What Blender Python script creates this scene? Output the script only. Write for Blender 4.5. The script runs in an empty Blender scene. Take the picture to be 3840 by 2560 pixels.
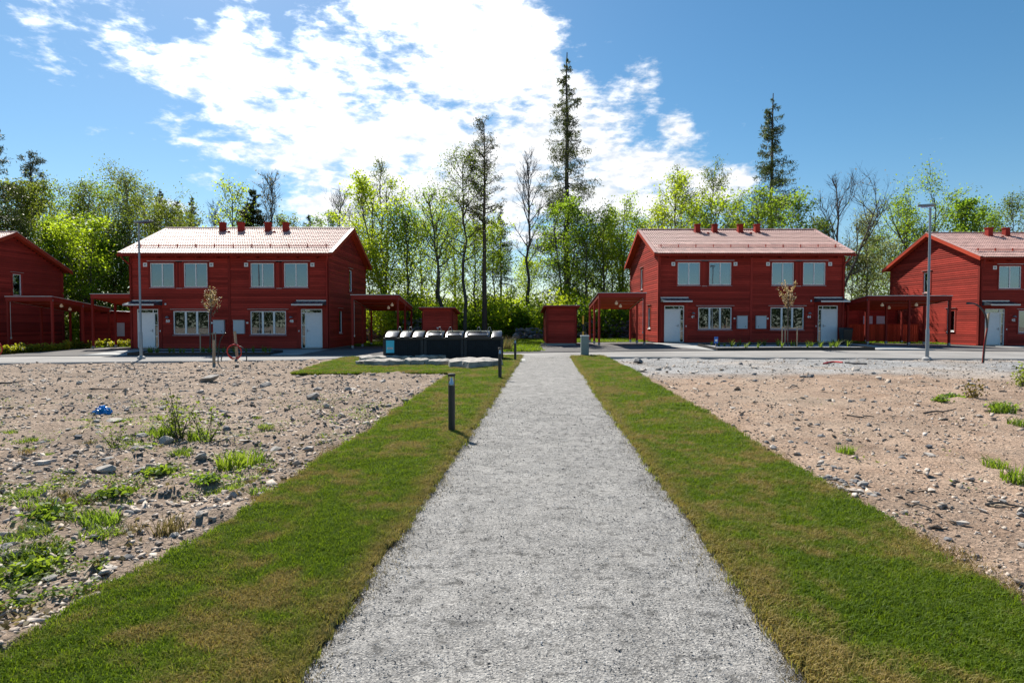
import bpy, bmesh, math, random
import numpy as np
from mathutils import Vector, Matrix, noise

random.seed(11)
rng = np.random.default_rng(11)
R = math.radians
scene = bpy.context.scene
COL = scene.collection

# ------------------------------------------------------------------ camera
EYE = 1.87
FPX = 2240.0                      # focal length in pixels of the 3840 wide photograph
PITCH = math.atan(73.4 / FPX)
cam_data = bpy.data.cameras.new("camera")
cam_data.sensor_width = 36.0
cam_data.lens = FPX / 3840.0 * 36.0
cam_data.clip_start = 0.1
cam_data.clip_end = 3000.0
cam = bpy.data.objects.new("camera", cam_data)
COL.objects.link(cam)
cam.location = (0, 0, EYE)
cam.rotation_euler = (math.pi / 2 - PITCH, 0, 0)
scene.camera = cam

# ------------------------------------------------------------------ sun and sky
SUN_EL, SUN_AZ = R(46), R(-26)     # azimuth from +Y, negative = to the left
sun_dir = Vector((math.sin(SUN_AZ) * math.cos(SUN_EL), math.cos(SUN_AZ) * math.cos(SUN_EL), math.sin(SUN_EL)))
sd = bpy.data.lights.new("sun", 'SUN')
sd.energy = 4.8
sd.angle = R(0.53)
sd.color = (1.0, 0.945, 0.85)
sun = bpy.data.objects.new("sun", sd)
COL.objects.link(sun)
sun.rotation_euler = sun_dir.to_track_quat('Z', 'Y').to_euler()
sun.location = (-20, 30, 60)

scene.view_settings.view_transform = 'Standard'
scene.view_settings.look = 'None'
scene.view_settings.gamma = 1.0
scene.view_settings.use_curve_mapping = False
scene.view_settings.exposure = 0.80


def cam_dir(px, py):
    """direction of a photograph pixel (3840 x 2560) in the world"""
    x, u = (px - 1920.0) / FPX, (1280.0 - py) / FPX
    c, s = math.cos(PITCH), math.sin(PITCH)
    return Vector((x, c + u * s, -s + u * c))


world = bpy.data.worlds.new("World")
scene.world = world
world.use_nodes = True
wt = world.node_tree
wt.nodes.clear()
W = wt.nodes.new


def wmath(op, a, b=None, clamp=False):
    n = W('ShaderNodeMath'); n.operation = op; n.use_clamp = clamp
    for i, v in enumerate((a, b)):
        if v is None: continue
        if isinstance(v, (int, float)): n.inputs[i].default_value = v
        else: wt.links.new(v, n.inputs[i])
    return n.outputs[0]


wout = W('ShaderNodeOutputWorld')
wbg = W('ShaderNodeBackground')
wbg.inputs['Strength'].default_value = 0.070
sky = W('ShaderNodeTexSky')
sky.sky_type = 'NISHITA'
sky.sun_disc = False
sky.sun_elevation = SUN_EL
sky.sun_rotation = SUN_AZ
sky.altitude = 0
sky.air_density = 1.0
sky.dust_density = 0.35
sky.ozone_density = 3.0
hs = W('ShaderNodeHueSaturation')
hs.inputs['Saturation'].default_value = 1.24
hs.inputs['Hue'].default_value = 0.490
hs.inputs['Value'].default_value = 0.98
wt.links.new(sky.outputs[0], hs.inputs['Color'])
tc = W('ShaderNodeTexCoord')
nrm = W('ShaderNodeVectorMath'); nrm.operation = 'NORMALIZE'
wt.links.new(tc.outputs['Generated'], nrm.inputs[0])
DIRV = nrm.outputs[0]
# cloud banks: (pixel x, pixel y, radius in pixels, density)
BANKS = [(1640, -80, 330, 1.12), (1800, 230, 330, 1.12), (1900, 560, 400, 1.06), (1500, 560, 330, 1.0), (1180, 470, 260, .92),
         (930, 330, 210, .80), (720, 240, 160, .68), (470, 150, 130, .66), (300, 20, 130, .58), (200, 170, 120, .52),
         (1260, 150, 170, .62), (1290, 700, 260, .86), (2250, 640, 270, 1.0), (2500, 700, 190, .95), (2740, 720, 110, .8),
         (760, 600, 170, .44), (2390, 280, 90, .66), (2525, 490, 80, .84), (2350, 480, 100, .6), (660, 730, 100, .52), (3240, 715, 70, .40), (2090, 250, 140, .55), (2300, 400, 160, .42), (1100, 620, 200, .6)]
acc = None
for px, py, r, dens in BANKS:
    d = cam_dir(px, py).normalized()
    dist = W('ShaderNodeVectorMath'); dist.operation = 'DISTANCE'
    wt.links.new(DIRV, dist.inputs[0]); dist.inputs[1].default_value = d
    mr = W('ShaderNodeMapRange'); mr.interpolation_type = 'SMOOTHSTEP'
    mr.inputs['From Min'].default_value = 0.35 * r / FPX
    mr.inputs['From Max'].default_value = 1.45 * r / FPX
    mr.inputs['To Min'].default_value = dens
    mr.inputs['To Max'].default_value = 0.0
    wt.links.new(dist.outputs['Value'], mr.inputs['Value'])
    acc = mr.outputs[0] if acc is None else wmath('MAXIMUM', acc, mr.outputs[0])
mp = W('ShaderNodeMapping'); mp.inputs['Scale'].default_value = (1.0, 1.0, 2.3)
mp.inputs['Rotation'].default_value = (0, R(-8), 0)
wt.links.new(DIRV, mp.inputs['Vector'])


def wnoise(scale, detail, rough, dist=0.0):
    n = W('ShaderNodeTexNoise')
    n.inputs['Scale'].default_value = scale; n.inputs['Detail'].default_value = detail
    n.inputs['Roughness'].default_value = rough; n.inputs['Distortion'].default_value = dist
    wt.links.new(mp.outputs[0], n.inputs['Vector'])
    return n.outputs['Fac']


n1 = wnoise(9.0, 8.0, 0.58, 0.25)
n2 = wnoise(34.0, 7.0, 0.6, 0.1)
nsum = wmath('ADD', wmath('MULTIPLY', n1, 0.66), wmath('MULTIPLY', n2, 0.34))
# scattered clouds over the rest of the sky (behind and to the sides of the camera)
n3 = wnoise(2.6, 3.0, 0.5)
sepd = W('ShaderNodeSeparateXYZ'); wt.links.new(DIRV, sepd.inputs[0])
behind = W('ShaderNodeMapRange'); behind.inputs['From Min'].default_value = 0.55; behind.inputs['From Max'].default_value = 0.1
wt.links.new(sepd.outputs['Y'], behind.inputs['Value'])
other = W('ShaderNodeMapRange'); other.inputs['From Min'].default_value = 0.64; other.inputs['From Max'].default_value = 0.75
other.inputs['To Max'].default_value = 0.62
wt.links.new(n3, other.inputs['Value'])
acc = wmath('MAXIMUM', acc, wmath('MULTIPLY', other.outputs[0], behind.outputs[0]))
dens = W('ShaderNodeMapRange'); dens.interpolation_type = 'SMOOTHSTEP'
dens.inputs['From Min'].default_value = -0.16; dens.inputs['From Max'].default_value = 0.44
wt.links.new(wmath('ADD', wmath('SUBTRACT', wmath('MULTIPLY', acc, 0.92), 0.53), wmath('MULTIPLY', wmath('SUBTRACT', nsum, .5), 3.2)), dens.inputs['Value'])
# clouds are brightest round the sun
sdot = W('ShaderNodeVectorMath'); sdot.operation = 'DOT_PRODUCT'
wt.links.new(DIRV, sdot.inputs[0]); sdot.inputs[1].default_value = sun_dir
glow = wmath('ADD', 1.0, wmath('MULTIPLY', wmath('POWER', wmath('MAXIMUM', sdot.outputs['Value'], 0.0), 15.0), 2.2))
ccol = W('ShaderNodeMixRGB')
ccol.inputs['Color1'].default_value = (7.0, 7.4, 7.9, 1)
ccol.inputs['Color2'].default_value = (9.8, 9.9, 10.1, 1)
cr = W('ShaderNodeMapRange'); cr.inputs['From Min'].default_value = 0.40; cr.inputs['From Max'].default_value = 0.60
wt.links.new(n2, cr.inputs['Value'])
wt.links.new(cr.outputs[0], ccol.inputs['Fac'])
cg = W('ShaderNodeVectorMath'); cg.operation = 'SCALE'
wt.links.new(ccol.outputs[0], cg.inputs[0]); wt.links.new(glow, cg.inputs['Scale'])
wmix = W('ShaderNodeMixRGB')
wt.links.new(dens.outputs[0], wmix.inputs['Fac'])
wt.links.new(hs.outputs[0], wmix.inputs['Color1'])
wt.links.new(cg.outputs[0], wmix.inputs['Color2'])
wt.links.new(wmix.outputs[0], wbg.inputs['Color'])
wt.links.new(wbg.outputs[0], wout.inputs['Surface'])

# ------------------------------------------------------------------ object helpers


def link(o, parent=None):
    COL.objects.link(o)
    if parent is not None:
        o.parent = parent
    return o


def tag(o, label=None, cat=None, group=None, kind=None):
    if label: o['label'] = label
    if cat: o['category'] = cat
    if group: o['group'] = group
    if kind: o['kind'] = kind
    return o


def empty(name, loc=(0, 0, 0), rz=0.0, label=None, cat=None, group=None):
    o = bpy.data.objects.new(name, None)
    o.empty_display_size = 0.3
    o.location = loc
    o.rotation_euler = (0, 0, rz)
    link(o)
    return tag(o, label, cat, group)


def np_mesh(name, verts, faces):
    """verts (N,3), faces (M,3) or (M,4) numpy arrays"""
    verts = np.asarray(verts, np.float32); faces = np.asarray(faces, np.int32)
    me = bpy.data.meshes.new(name)
    k = faces.shape[1]
    me.vertices.add(len(verts)); me.vertices.foreach_set('co', verts.ravel())
    me.loops.add(faces.size); me.loops.foreach_set('vertex_index', faces.ravel())
    me.polygons.add(len(faces))
    me.polygons.foreach_set('loop_start', np.arange(0, faces.size, k, dtype=np.int32))
    me.update(calc_edges=True)
    me.validate()
    return me


def obj(name, me, m=None, parent=None, smooth=False):
    o = bpy.data.objects.new(name, me)
    if m is not None and not me.materials:
        me.materials.append(m)
    if smooth:
        me.polygons.foreach_set('use_smooth', np.ones(len(me.polygons), bool))
    return link(o, parent)


class MB:
    """collects boxes, tubes, prisms and discs; build() links them as one mesh"""

    def __init__(s):
        s.v, s.f = [], []

    def add(s, v, f):
        b = len(s.v)
        s.v += [tuple(p) for p in v]
        s.f += [tuple(i + b for i in q) for q in f]
        return s

    def box(s, x0, y0, z0, x1, y1, z1):
        v = [(x, y, z) for z in (z0, z1) for y in (y0, y1) for x in (x0, x1)]
        return s.add(v, [(0, 2, 3, 1), (4, 5, 7, 6), (0, 1, 5, 4), (2, 6, 7, 3), (0, 4, 6, 2), (1, 3, 7, 5)])

    def hexa(s, lo, hi):
        """two quads (lists of 4 points, same winding)"""
        return s.add(list(lo) + list(hi), [(3, 2, 1, 0), (4, 5, 6, 7), (0, 1, 5, 4), (1, 2, 6, 5), (2, 3, 7, 6), (3, 0, 4, 7)])

    def prism(s, poly, axis, a, b):
        """extrude a 2-D polygon along axis ('x','y','z') from a to b"""
        def P(u, w, t):
            return {'x': (t, u, w), 'y': (u, t, w), 'z': (u, w, t)}[axis]
        n = len(poly)
        v = [P(u, w, a) for u, w in poly] + [P(u, w, b) for u, w in poly]
        f = [tuple(range(n))[::-1], tuple(range(n, 2 * n))]
        f += [(i, (i + 1) % n, n + (i + 1) % n, n + i) for i in range(n)]
        return s.add(v, f)

    def tube(s, pts, rad, sides=8, cap=True):
        pts = [Vector(p) for p in pts]
        n = len(pts)
        if not hasattr(rad, '__len__'): rad = [rad] * n
        b = len(s.v)
        up = None
        for i, p in enumerate(pts):
            t = (pts[min(i + 1, n - 1)] - pts[max(i - 1, 0)])
            if t.length < 1e-9: t = Vector((0, 0, 1))
            t.normalize()
            if up is None:
                up = t.orthogonal().normalized()
            else:
                up = (up - t * up.dot(t))
                up = up.normalized() if up.length > 1e-6 else t.orthogonal().normalized()
            w = t.cross(up)
            for k in range(sides):
                a = 2 * math.pi * k / sides
                s.v.append(tuple(p + (up * math.cos(a) + w * math.sin(a)) * rad[i]))
        for i in range(n - 1):
            for k in range(sides):
                k2 = (k + 1) % sides
                s.f.append((b + i * sides + k, b + i * sides + k2, b + (i + 1) * sides + k2, b + (i + 1) * sides + k))
        if cap:
            s.f.append(tuple(b + k for k in range(sides))[::-1])
            s.f.append(tuple(b + (n - 1) * sides + k for k in range(sides)))
        return s

    def lathe(s, prof, cx=0, cy=0, sides=16):
        return s.tube([(cx, cy, z) for _, z in prof], [max(r, 1e-4) for r, _ in prof], sides)

    def mesh(s, name):
        me = bpy.data.meshes.new(name)
        me.from_pydata(s.v, [], s.f)
        me.update()
        return me

    def build(s, name, m, parent=None, smooth=False, bevel=0.0):
        me = s.mesh(name)
        if bevel > 0:
            bm = bmesh.new(); bm.from_mesh(me)
            bmesh.ops.recalc_face_normals(bm, faces=bm.faces)
            bmesh.ops.bevel(bm, geom=list(bm.edges), offset=bevel, segments=2, affect='EDGES', profile=0.6)
            bm.to_mesh(me); bm.free()
        o = obj(name, me, m, parent)
        if smooth:
            try:
                me.shade_smooth()
                me.set_sharp_from_angle(angle=R(40))
            except Exception:
                pass
        return o


# ------------------------------------------------------------------ materials


class NT:
    def __init__(s, name):
        s.m = bpy.data.materials.new(name); s.m.use_nodes = True
        s.t = s.m.node_tree; s.t.nodes.clear()
        s.out = s.n('ShaderNodeOutputMaterial')

    def n(s, t): return s.t.nodes.new(t)
    def l(s, a, b): s.t.links.new(a, b)

    def pos(s, kind='Object', scale=(1, 1, 1), rand=0.0):
        if kind == 'World':
            src = s.n('ShaderNodeNewGeometry').outputs['Position']
        else:
            src = s.n('ShaderNodeTexCoord').outputs['Object']
        mp = s.n('ShaderNodeMapping'); mp.inputs['Scale'].default_value = scale
        s.l(src, mp.inputs['Vector'])
        if rand:
            oi = s.n('ShaderNodeObjectInfo'); mu = s.math('MULTIPLY', oi.outputs['Random'], rand)
            cb = s.n('ShaderNodeCombineXYZ')
            for k in range(3): s.l(mu, cb.inputs[k])
            s.l(cb.outputs[0], mp.inputs['Location'])
        return mp.outputs[0]

    def math(s, op, a, b=None, clamp=False):
        n = s.n('ShaderNodeMath'); n.operation = op; n.use_clamp = clamp
        for i, v in enumerate((a, b)):
            if v is None: continue
            if isinstance(v, (int, float)): n.inputs[i].default_value = v
            else: s.l(v, n.inputs[i])
        return n.outputs[0]

    def noise(s, vec, scale, detail=4.0, rough=.55, dist=0.0):
        n = s.n('ShaderNodeTexNoise'); s.l(vec, n.inputs['Vector'])
        n.inputs['Scale'].default_value = scale; n.inputs['Detail'].default_value = detail
        n.inputs['Roughness'].default_value = rough; n.inputs['Distortion'].default_value = dist
        return n.outputs['Fac']

    def voro(s, vec, scale, out='Distance', feature='F1', rand=1.0):
        n = s.n('ShaderNodeTexVoronoi'); s.l(vec, n.inputs['Vector']); n.feature = feature
        n.inputs['Scale'].default_value = scale; n.inputs['Randomness'].default_value = rand
        return n.outputs[out]

    def ramp(s, fac, stops, interp='LINEAR'):
        n = s.n('ShaderNodeValToRGB'); s.l(fac, n.inputs[0]); n.color_ramp.interpolation = interp
        e = n.color_ramp.elements
        while len(e) > len(stops): e.remove(e[-1])
        while len(e) < len(stops): e.new(1.0)
        for i, (p, c) in enumerate(stops):
            e[i].position = p
            e[i].color = (c, c, c, 1) if isinstance(c, (int, float)) else (*c, 1)
        return n.outputs[0]

    def mix(s, fac, a, b, mode='MIX'):
        n = s.n('ShaderNodeMixRGB'); n.blend_type = mode
        for i, v in enumerate((fac, a, b)):
            if isinstance(v, (int, float)): n.inputs[i].default_value = v if i == 0 else (v, v, v, 1)
            elif isinstance(v, tuple): n.inputs[i].default_value = (*v, 1)
            else: s.l(v, n.inputs[i])
        return n.outputs[0]

    def rng(s, v, a, b, c=0.0, d=1.0, smooth=False):
        n = s.n('ShaderNodeMapRange'); s.l(v, n.inputs['Value'])
        if smooth: n.interpolation_type = 'SMOOTHSTEP'
        for k, x in zip(('From Min', 'From Max', 'To Min', 'To Max'), (a, b, c, d)): n.inputs[k].default_value = x
        return n.outputs[0]

    def bump(s, h, strength=.4, dist=.02, prev=None):
        n = s.n('ShaderNodeBump'); s.l(h, n.inputs['Height'])
        n.inputs['Strength'].default_value = strength; n.inputs['Distance'].default_value = dist
        if prev is not None: s.l(prev, n.inputs['Normal'])
        return n.outputs[0]

    def bsdf(s, color, rough=.7, normal=None, metal=0.0, spec=.5, coat=0.0):
        p = s.n('ShaderNodeBsdfPrincipled')
        if isinstance(color, tuple): p.inputs['Base Color'].default_value = (*color, 1)
        else: s.l(color, p.inputs['Base Color'])
        if isinstance(rough, (int, float)): p.inputs['Roughness'].default_value = rough
        else: s.l(rough, p.inputs['Roughness'])
        p.inputs['Metallic'].default_value = metal
        p.inputs['Specular IOR Level'].default_value = spec
        p.inputs['Coat Weight'].default_value = coat
        if normal is not None: s.l(normal, p.inputs['Normal'])
        s.l(p.outputs[0], s.out.inputs['Surface'])
        return p


def simple(name, c, rough=.6, var=.12, scale=6.0, bump=.0, bscale=60.0, metal=0.0, spec=.5, rand=7.0, stretch=(1, 1, 1), coat=0.0):
    t = NT(name)
    v = t.pos('Object', stretch, rand)
    f = t.noise(v, scale, 5, .6)
    lo = tuple(max(0, x * (1 - var)) for x in c); hi = tuple(min(1, x * (1 + var)) for x in c)
    col = t.mix(t.rng(f, .3, .7), lo, hi)
    nr = t.bump(t.noise(v, bscale, 3), bump, .01) if bump else None
    t.bsdf(col, rough, nr, metal, spec, coat)
    return t.m


def wood_red(name, c, stretch, var=.3):
    """painted timber: grain along the plank, per-plank tone"""
    t = NT(name)
    v = t.pos('Object', stretch, 23.0)
    g = t.noise(v, 3.0, 6, .65)
    w = t.noise(t.pos('World'), .55, 3, .5)
    lo = tuple(x * (1 - var) for x in c); hi = tuple(x * (1 + var) for x in c)
    col = t.mix(t.rng(g, .3, .7), lo, hi)
    oi = t.n('ShaderNodeObjectInfo')
    col = t.mix(1.0, col, t.ramp(oi.outputs['Random'], [(0, .70), (1, 1.25)]), 'MULTIPLY')
    col = t.mix(1.0, col, t.ramp(w, [(.3, .88), (.7, 1.1)]), 'MULTIPLY')
    t.bsdf(col, .75, t.bump(g, .35, .008), spec=.12)
    return t.m


M = {}
M['board'] = wood_red('red_painted_board', (.34, .037, .025), (.9, 14, 14))
M['trim'] = wood_red('red_painted_trim', (.30, .034, .024), (14, 14, 1.2), .15)
M['rough_red'] = wood_red('red_painted_plank', (.42, .052, .024), (14, 1.2, 14), .2)
M['backing'] = simple('shade_dark_underlay', (.09, .012, .009), .95, spec=.1)  # dark tone paints the lap shadow lines into the gaps between boards
M['tile'] = None
M['white'] = simple('white_paint', (.78, .78, .76), .35, .03)
M['white_door'] = simple('white_door_paint', (.76, .77, .78), .4, .03)
M['sheet'] = simple('grey_sheet_metal', (.42, .44, .46), .35, .08, metal=.6)
M['flash'] = simple('light_metal_flashing', (.50, .50, .51), .35, .08, metal=.5)
M['canopy'] = simple('dark_blue_grey_sheet', (.07, .085, .11), .32, .1, metal=.4)
M['galv'] = simple('galvanised_steel', (.27, .285, .30), .4, .1, 20, metal=.55)
M['dark'] = simple('dark_anthracite_steel', (.018, .021, .025), .42, .12)
M['black'] = simple('black_plastic', (.012, .012, .013), .35, .1)
M['lid'] = simple('glossy_black_lid', (.022, .022, .024), .26, .1, coat=.35)
M['binbody'] = simple('dark_blue_grey_cabinet', (.010, .015, .021), .6, .25, 5, spec=.2)
M['pillar'] = simple('charcoal_corner_post', (.034, .038, .044), .6, .15, spec=.25)
M['cyan'] = simple('cyan_notice_print', (.05, .52, .72), .4, .05)
M['concrete'] = simple('pale_concrete', (.34, .34, .335), .85, .12, 3, .25, 80)
M['plinth'] = simple('grey_plinth', (.22, .22, .22), .85, .12, 3, .2, 50)
M['pave'] = simple('pale_paving', (.33, .33, .32), .85, .10, 1.3, .2, 60, rand=0)
M['cabinet'] = simple('grey_green_cabinet_paint', (.20, .25, .245), .5, .06)
M['meter'] = simple('pale_grey_meter_box', (.50, .54, .56), .45, .04)
M['stake'] = simple('weathered_timber', (.36, .28, .19), .8, .25, 9, .4, 40, stretch=(1, 1, .2))
M['red_pipe'] = simple('red_plastic_pipe', (.52, .02, .015), .35, .1)
M['bluebag'] = simple('blue_plastic_film', (.01, .24, .62), .35, .15)
M['orange'] = simple('marker_yellow', (.75, .38, .02), .5, .08)
M['interior'] = simple('room_interior', (.16, .15, .14), .9, .3, 1.2)
M['curtain'] = simple('pale_curtain', (.62, .62, .62), .9, .1, 4, stretch=(9, 1, .3))
M['soil'] = simple('dark_soil', (.07, .05, .035), .95, .4, 12, .5, 40, rand=0)
M['chrome'] = simple('reflector_cone', (.62, .64, .68), .22, .03, metal=.9)


def glass_mat(name, tint, refl):
    t = NT(name)
    tr = t.n('ShaderNodeBsdfTransparent'); tr.inputs[0].default_value = (*tint, 1)
    gl = t.n('ShaderNodeBsdfGlossy'); gl.inputs['Roughness'].default_value = .015
    gl.inputs[0].default_value = (.74, .89, 1.0, 1)
    fr = t.n('ShaderNodeFresnel'); fr.inputs[0].default_value = 1.5
    wob = t.noise(t.pos('World'), 1.3, 1)
    b = t.bump(wob, .03, .05); t.l(b, gl.inputs['Normal'])
    mx = t.n('ShaderNodeMixShader')
    t.l(t.math('ADD', fr.outputs[0], refl, True), mx.inputs[0]); t.l(tr.outputs[0], mx.inputs[1]); t.l(gl.outputs[0], mx.inputs[2])
    t.l(mx.outputs[0], t.out.inputs['Surface'])
    return t.m


M['glass'] = glass_mat('coated_window_glass', (.34, .39, .43), .16)
M['clear'] = glass_mat('clear_lamp_glass', (.93, .95, .95), .03)


def globe_mat():
    t = NT('opal_lamp_globe')
    p = t.bsdf((.85, .8, .68), .3)
    p.inputs['Emission Color'].default_value = (1, .78, .45, 1); p.inputs['Emission Strength'].default_value = .04
    return t.m


M['globe'] = globe_mat()


def tile_mat():
    t = NT('glazed_red_roof_tile')
    v = t.pos('Object', (1, 1, 1), 31.0)
    oi = t.n('ShaderNodeObjectInfo')
    col = t.mix(t.rng(t.noise(v, 9, 4), .3, .7), (.49, .285, .24), (.58, .355, .305))
    col = t.mix(1.0, col, t.ramp(oi.outputs['Random'], [(0, .85), (1, 1.15)]), 'MULTIPLY')
    t.bsdf(col, t.rng(t.noise(v, 30, 2), .3, .7, .56, .66), t.bump(t.noise(v, 60, 3), .15, .004), spec=.75)
    return t.m


M['tile'] = tile_mat()


def leaf_mat(name, c, tr, mixf=.5, var=.35, rough=.5):
    """leaf: reflecting and light passing through; clump scale and leaf scale variation"""
    t = NT(name)
    w = t.pos('World')
    oi = t.n('ShaderNodeObjectInfo')
    f = t.math('ADD', t.math('MULTIPLY', t.noise(w, .9, 3), .6), t.math('MULTIPLY', t.noise(w, 7.0, 2), .4))
    f = t.rng(f, .36, .64)
    def two(cc):
        lo = tuple(x * (1 - var) for x in cc); hi = (min(1, cc[0] * (1 + var * 1.15)), min(1, cc[1] * (1 + var)), cc[2] * (1 + var * .6))
        return t.mix(1.0, t.mix(f, lo, hi), t.ramp(oi.outputs['Random'], [(0, (.86, .92, .9)), (1, (1.14, 1.06, 1.0))]), 'MULTIPLY')
    p = t.n('ShaderNodeBsdfPrincipled'); p.inputs['Roughness'].default_value = rough
    p.inputs['Specular IOR Level'].default_value = .35
    t.l(two(c), p.inputs['Base Color'])
    tl = t.n('ShaderNodeBsdfTranslucent'); t.l(two(tr), tl.inputs[0])
    mx = t.n('ShaderNodeMixShader'); mx.inputs[0].default_value = mixf
    t.l(p.outputs[0], mx.inputs[1]); t.l(tl.outputs[0], mx.inputs[2]); t.l(mx.outputs[0], t.out.inputs['Surface'])
    return t.m


M['leaf_maple'] = leaf_mat('maple_leaf', (.09, .155, .014), (.50, .66, .028), .56)
M['leaf_green'] = leaf_mat('mid_green_leaf', (.068, .125, .018), (.32, .50, .030), .54)
M['leaf_birch'] = leaf_mat('birch_leaf', (.075, .102, .022), (.23, .315, .032), .52)
M['leaf_pale'] = leaf_mat('pale_willow_leaf', (.14, .165, .065), (.42, .47, .16), .52)
M['leaf_bronze'] = leaf_mat('bronze_young_leaf', (.10, .085, .03), (.26, .20, .05), .5)
M['needle'] = leaf_mat('dark_needle', (.034, .048, .018), (.065, .09, .022), .32)
M['needle_larch'] = leaf_mat('spruce_needle', (.042, .060, .024), (.12, .16, .04), .38)
M['needle_pine'] = leaf_mat('pine_needle', (.055, .066, .030), (.11, .125, .04), .35)
M['weed'] = leaf_mat('weed_leaf', (.085, .15, .02), (.26, .38, .03), .5)
M['weed_dry'] = leaf_mat('dry_weed_leaf', (.16, .12, .05), (.25, .2, .08), .4)
M['blossom'] = leaf_mat('cream_blossom', (.62, .50, .36), (.5, .4, .22), .4, .2)
M['hedge'] = leaf_mat('yellow_green_hedge_leaf', (.15, .18, .02), (.46, .48, .03), .52)
M['bark'] = simple('grey_brown_bark', (.080, .070, .062), .9, .35, 4, .6, 18, stretch=(1, 1, .3))
M['bark_birch'] = simple('pale_birch_bark', (.30, .28, .26), .8, .6, 3, .4, 12, stretch=(1, 1, 2.2))
M['bark_pine'] = simple('reddish_pine_bark', (.085, .058, .045), .9, .3, 3, .6, 12)
M['stone'] = simple('grey_stone', (.30, .275, .25), .9, .3, 3, .5, 16, rand=40)
M['stone_dark'] = simple('dark_grey_stone', (.15, .15, .155), .9, .3, 3, .5, 16, rand=40)
M['stone_pale'] = simple('pale_pinkish_stone', (.44, .39, .34), .9, .2, 3, .5, 16, rand=40)


def slab_mat():
    t = NT('lichen_covered_slab')
    v = t.pos('World')
    c = t.mix(t.rng(t.noise(v, 2.5, 5), .35, .65), (.19, .18, .165), (.46, .42, .37))
    c = t.mix(t.rng(t.noise(v, 5, 4), .60, .68), c, (.05, .05, .045))
    t.bsdf(c, .9, t.bump(t.noise(v, 9, 6), .6, .03))
    return t.m


M['slab'] = slab_mat()
M['blade'] = None

# ------------------------------------------------------------------ terrain
KX = np.array([-400, -34, -23, -11, -5, 3, 8, 15, 21, 30.6, 45, 400.0])
K28 = np.array([-.05, -.05, 0, .02, .03, .12, .19, .24, .23, .2, .2, .2])
K33 = np.array([-.1, -.08, .06, .10, .13, .29, .34, .38, .38, .25, .22, .2])
K36 = np.array([0, 0, .15, .17, .22, .40, .45, .46, .44, .27, .25, .25])


def gz(x, y):
    x = np.asarray(x, float); y = np.asarray(y, float)
    a, b, c = np.interp(x, KX, K28), np.interp(x, KX, K33), np.interp(x, KX, K36)
    def sm(t): t = np.clip(t, 0, 1); return t * t * (3 - 2 * t)
    z = a * sm((y - 8) / 20.0)
    z = z + (b - a) * np.clip((y - 28) / 5.0, 0, 1)
    z = z + (c - b) * np.clip((y - 33) / 3.5, 0, 1)
    return z + np.clip((y - 52) / 60, 0, 1) * .5


def ground(px, py):
    """point of the terrain seen at a photograph pixel"""
    d = cam_dir(px, py)
    z = 0.0
    for _ in range(30):
        t = (z - EYE) / d.z
        z = .5 * z + .5 * float(gz(d.x * t, d.y * t))
    t = (z - EYE) / d.z
    return Vector((d.x * t, d.y * t, float(gz(d.x * t, d.y * t))))


def line_fn(pixels, ext=True):
    """x as a function of y along a line on the ground given by photograph pixels"""
    P = sorted([(g.y, g.x) for g in (ground(*q) for q in pixels)])
    ys, xs = np.array([p[0] for p in P]), np.array([p[1] for p in P])
    s0 = (xs[1] - xs[0]) / (ys[1] - ys[0]); s1 = (xs[-1] - xs[-2]) / (ys[-1] - ys[-2])
    def f(y):
        y = np.asarray(y, float)
        r = np.interp(y, ys, xs)
        r = np.where(y < ys[0], xs[0] + (y - ys[0]) * s0, r)
        return np.where(y > ys[-1], xs[-1] + (y - ys[-1]) * s1, r)
    return f


def fbm(x, y, scale, seed=0, octv=4):
    out = np.zeros(np.broadcast(x, y).shape)
    xf, yf = np.broadcast_to(x, out.shape).ravel(), np.broadcast_to(y, out.shape).ravel()
    r = np.empty(len(xf))
    for i in range(len(xf)):
        r[i] = noise.fractal((xf[i] * scale + seed, yf[i] * scale - seed, seed * .37), 1.0, 2.0, octv)
    return r.reshape(out.shape)


PATH_L = line_fn([(1110, 2560), (1952, 1342)])
PATH_R = line_fn([(3036.8, 2560), (2143.8, 1339)])
OUT_L = line_fn([(0, 2493), (121, 2411), (291, 2309), (436, 2202), (616, 2130), (727, 2062), (872, 1960), (969, 1897), (1070, 1830),
                 (1225, 1725), (1395, 1623), (1480, 1555), (1586, 1483), (1684, 1412)])
OUT_R = line_fn([(2258, 1336), (2372, 1395), (2457, 1450), (2525, 1493), (2631, 1544), (2738, 1620), (2865, 1701), (2993, 1777), (3094, 1835), (3288, 1945), (3457, 2042),
                 (3530, 2110), (3724, 2212), (3840, 2314)])
LAWN_Y0 = ground(1400, 1404).y
LAWN_L = line_fn([(1100, 1402), (1200, 1370), (1289, 1343), (1400, 1337)])
ROADN = sorted([(g.x, g.y) for g in (ground(*q) for q in [(-300, 1368), (0, 1365), (390, 1359), (800, 1355), (1200, 1349), (1290, 1342), (1430, 1339), (1900, 1339), (2150, 1338),
                                                          (2300, 1340), (2700, 1342), (3200, 1345), (3840, 1349)])])
RX, RY = np.array([p[0] for p in ROADN]), np.array([p[1] for p in ROADN])
road_near = lambda x: np.interp(x, RX, RY)
ROAD_FAR = 31.6
PATH_END = float(road_near(1.6)) + .2

# ---- the ground sheet: fine near the camera, coarse at the horizon


def graded(lo, hi, step0, grow, start=0.0):
    a = [start]; s = step0
    while a[-1] < hi: a.append(a[-1] + s); s *= grow
    b = []; s = step0; p = start
    while p > lo: p -= s; b.append(p); s *= grow
    return np.array(b[::-1] + a)


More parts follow.
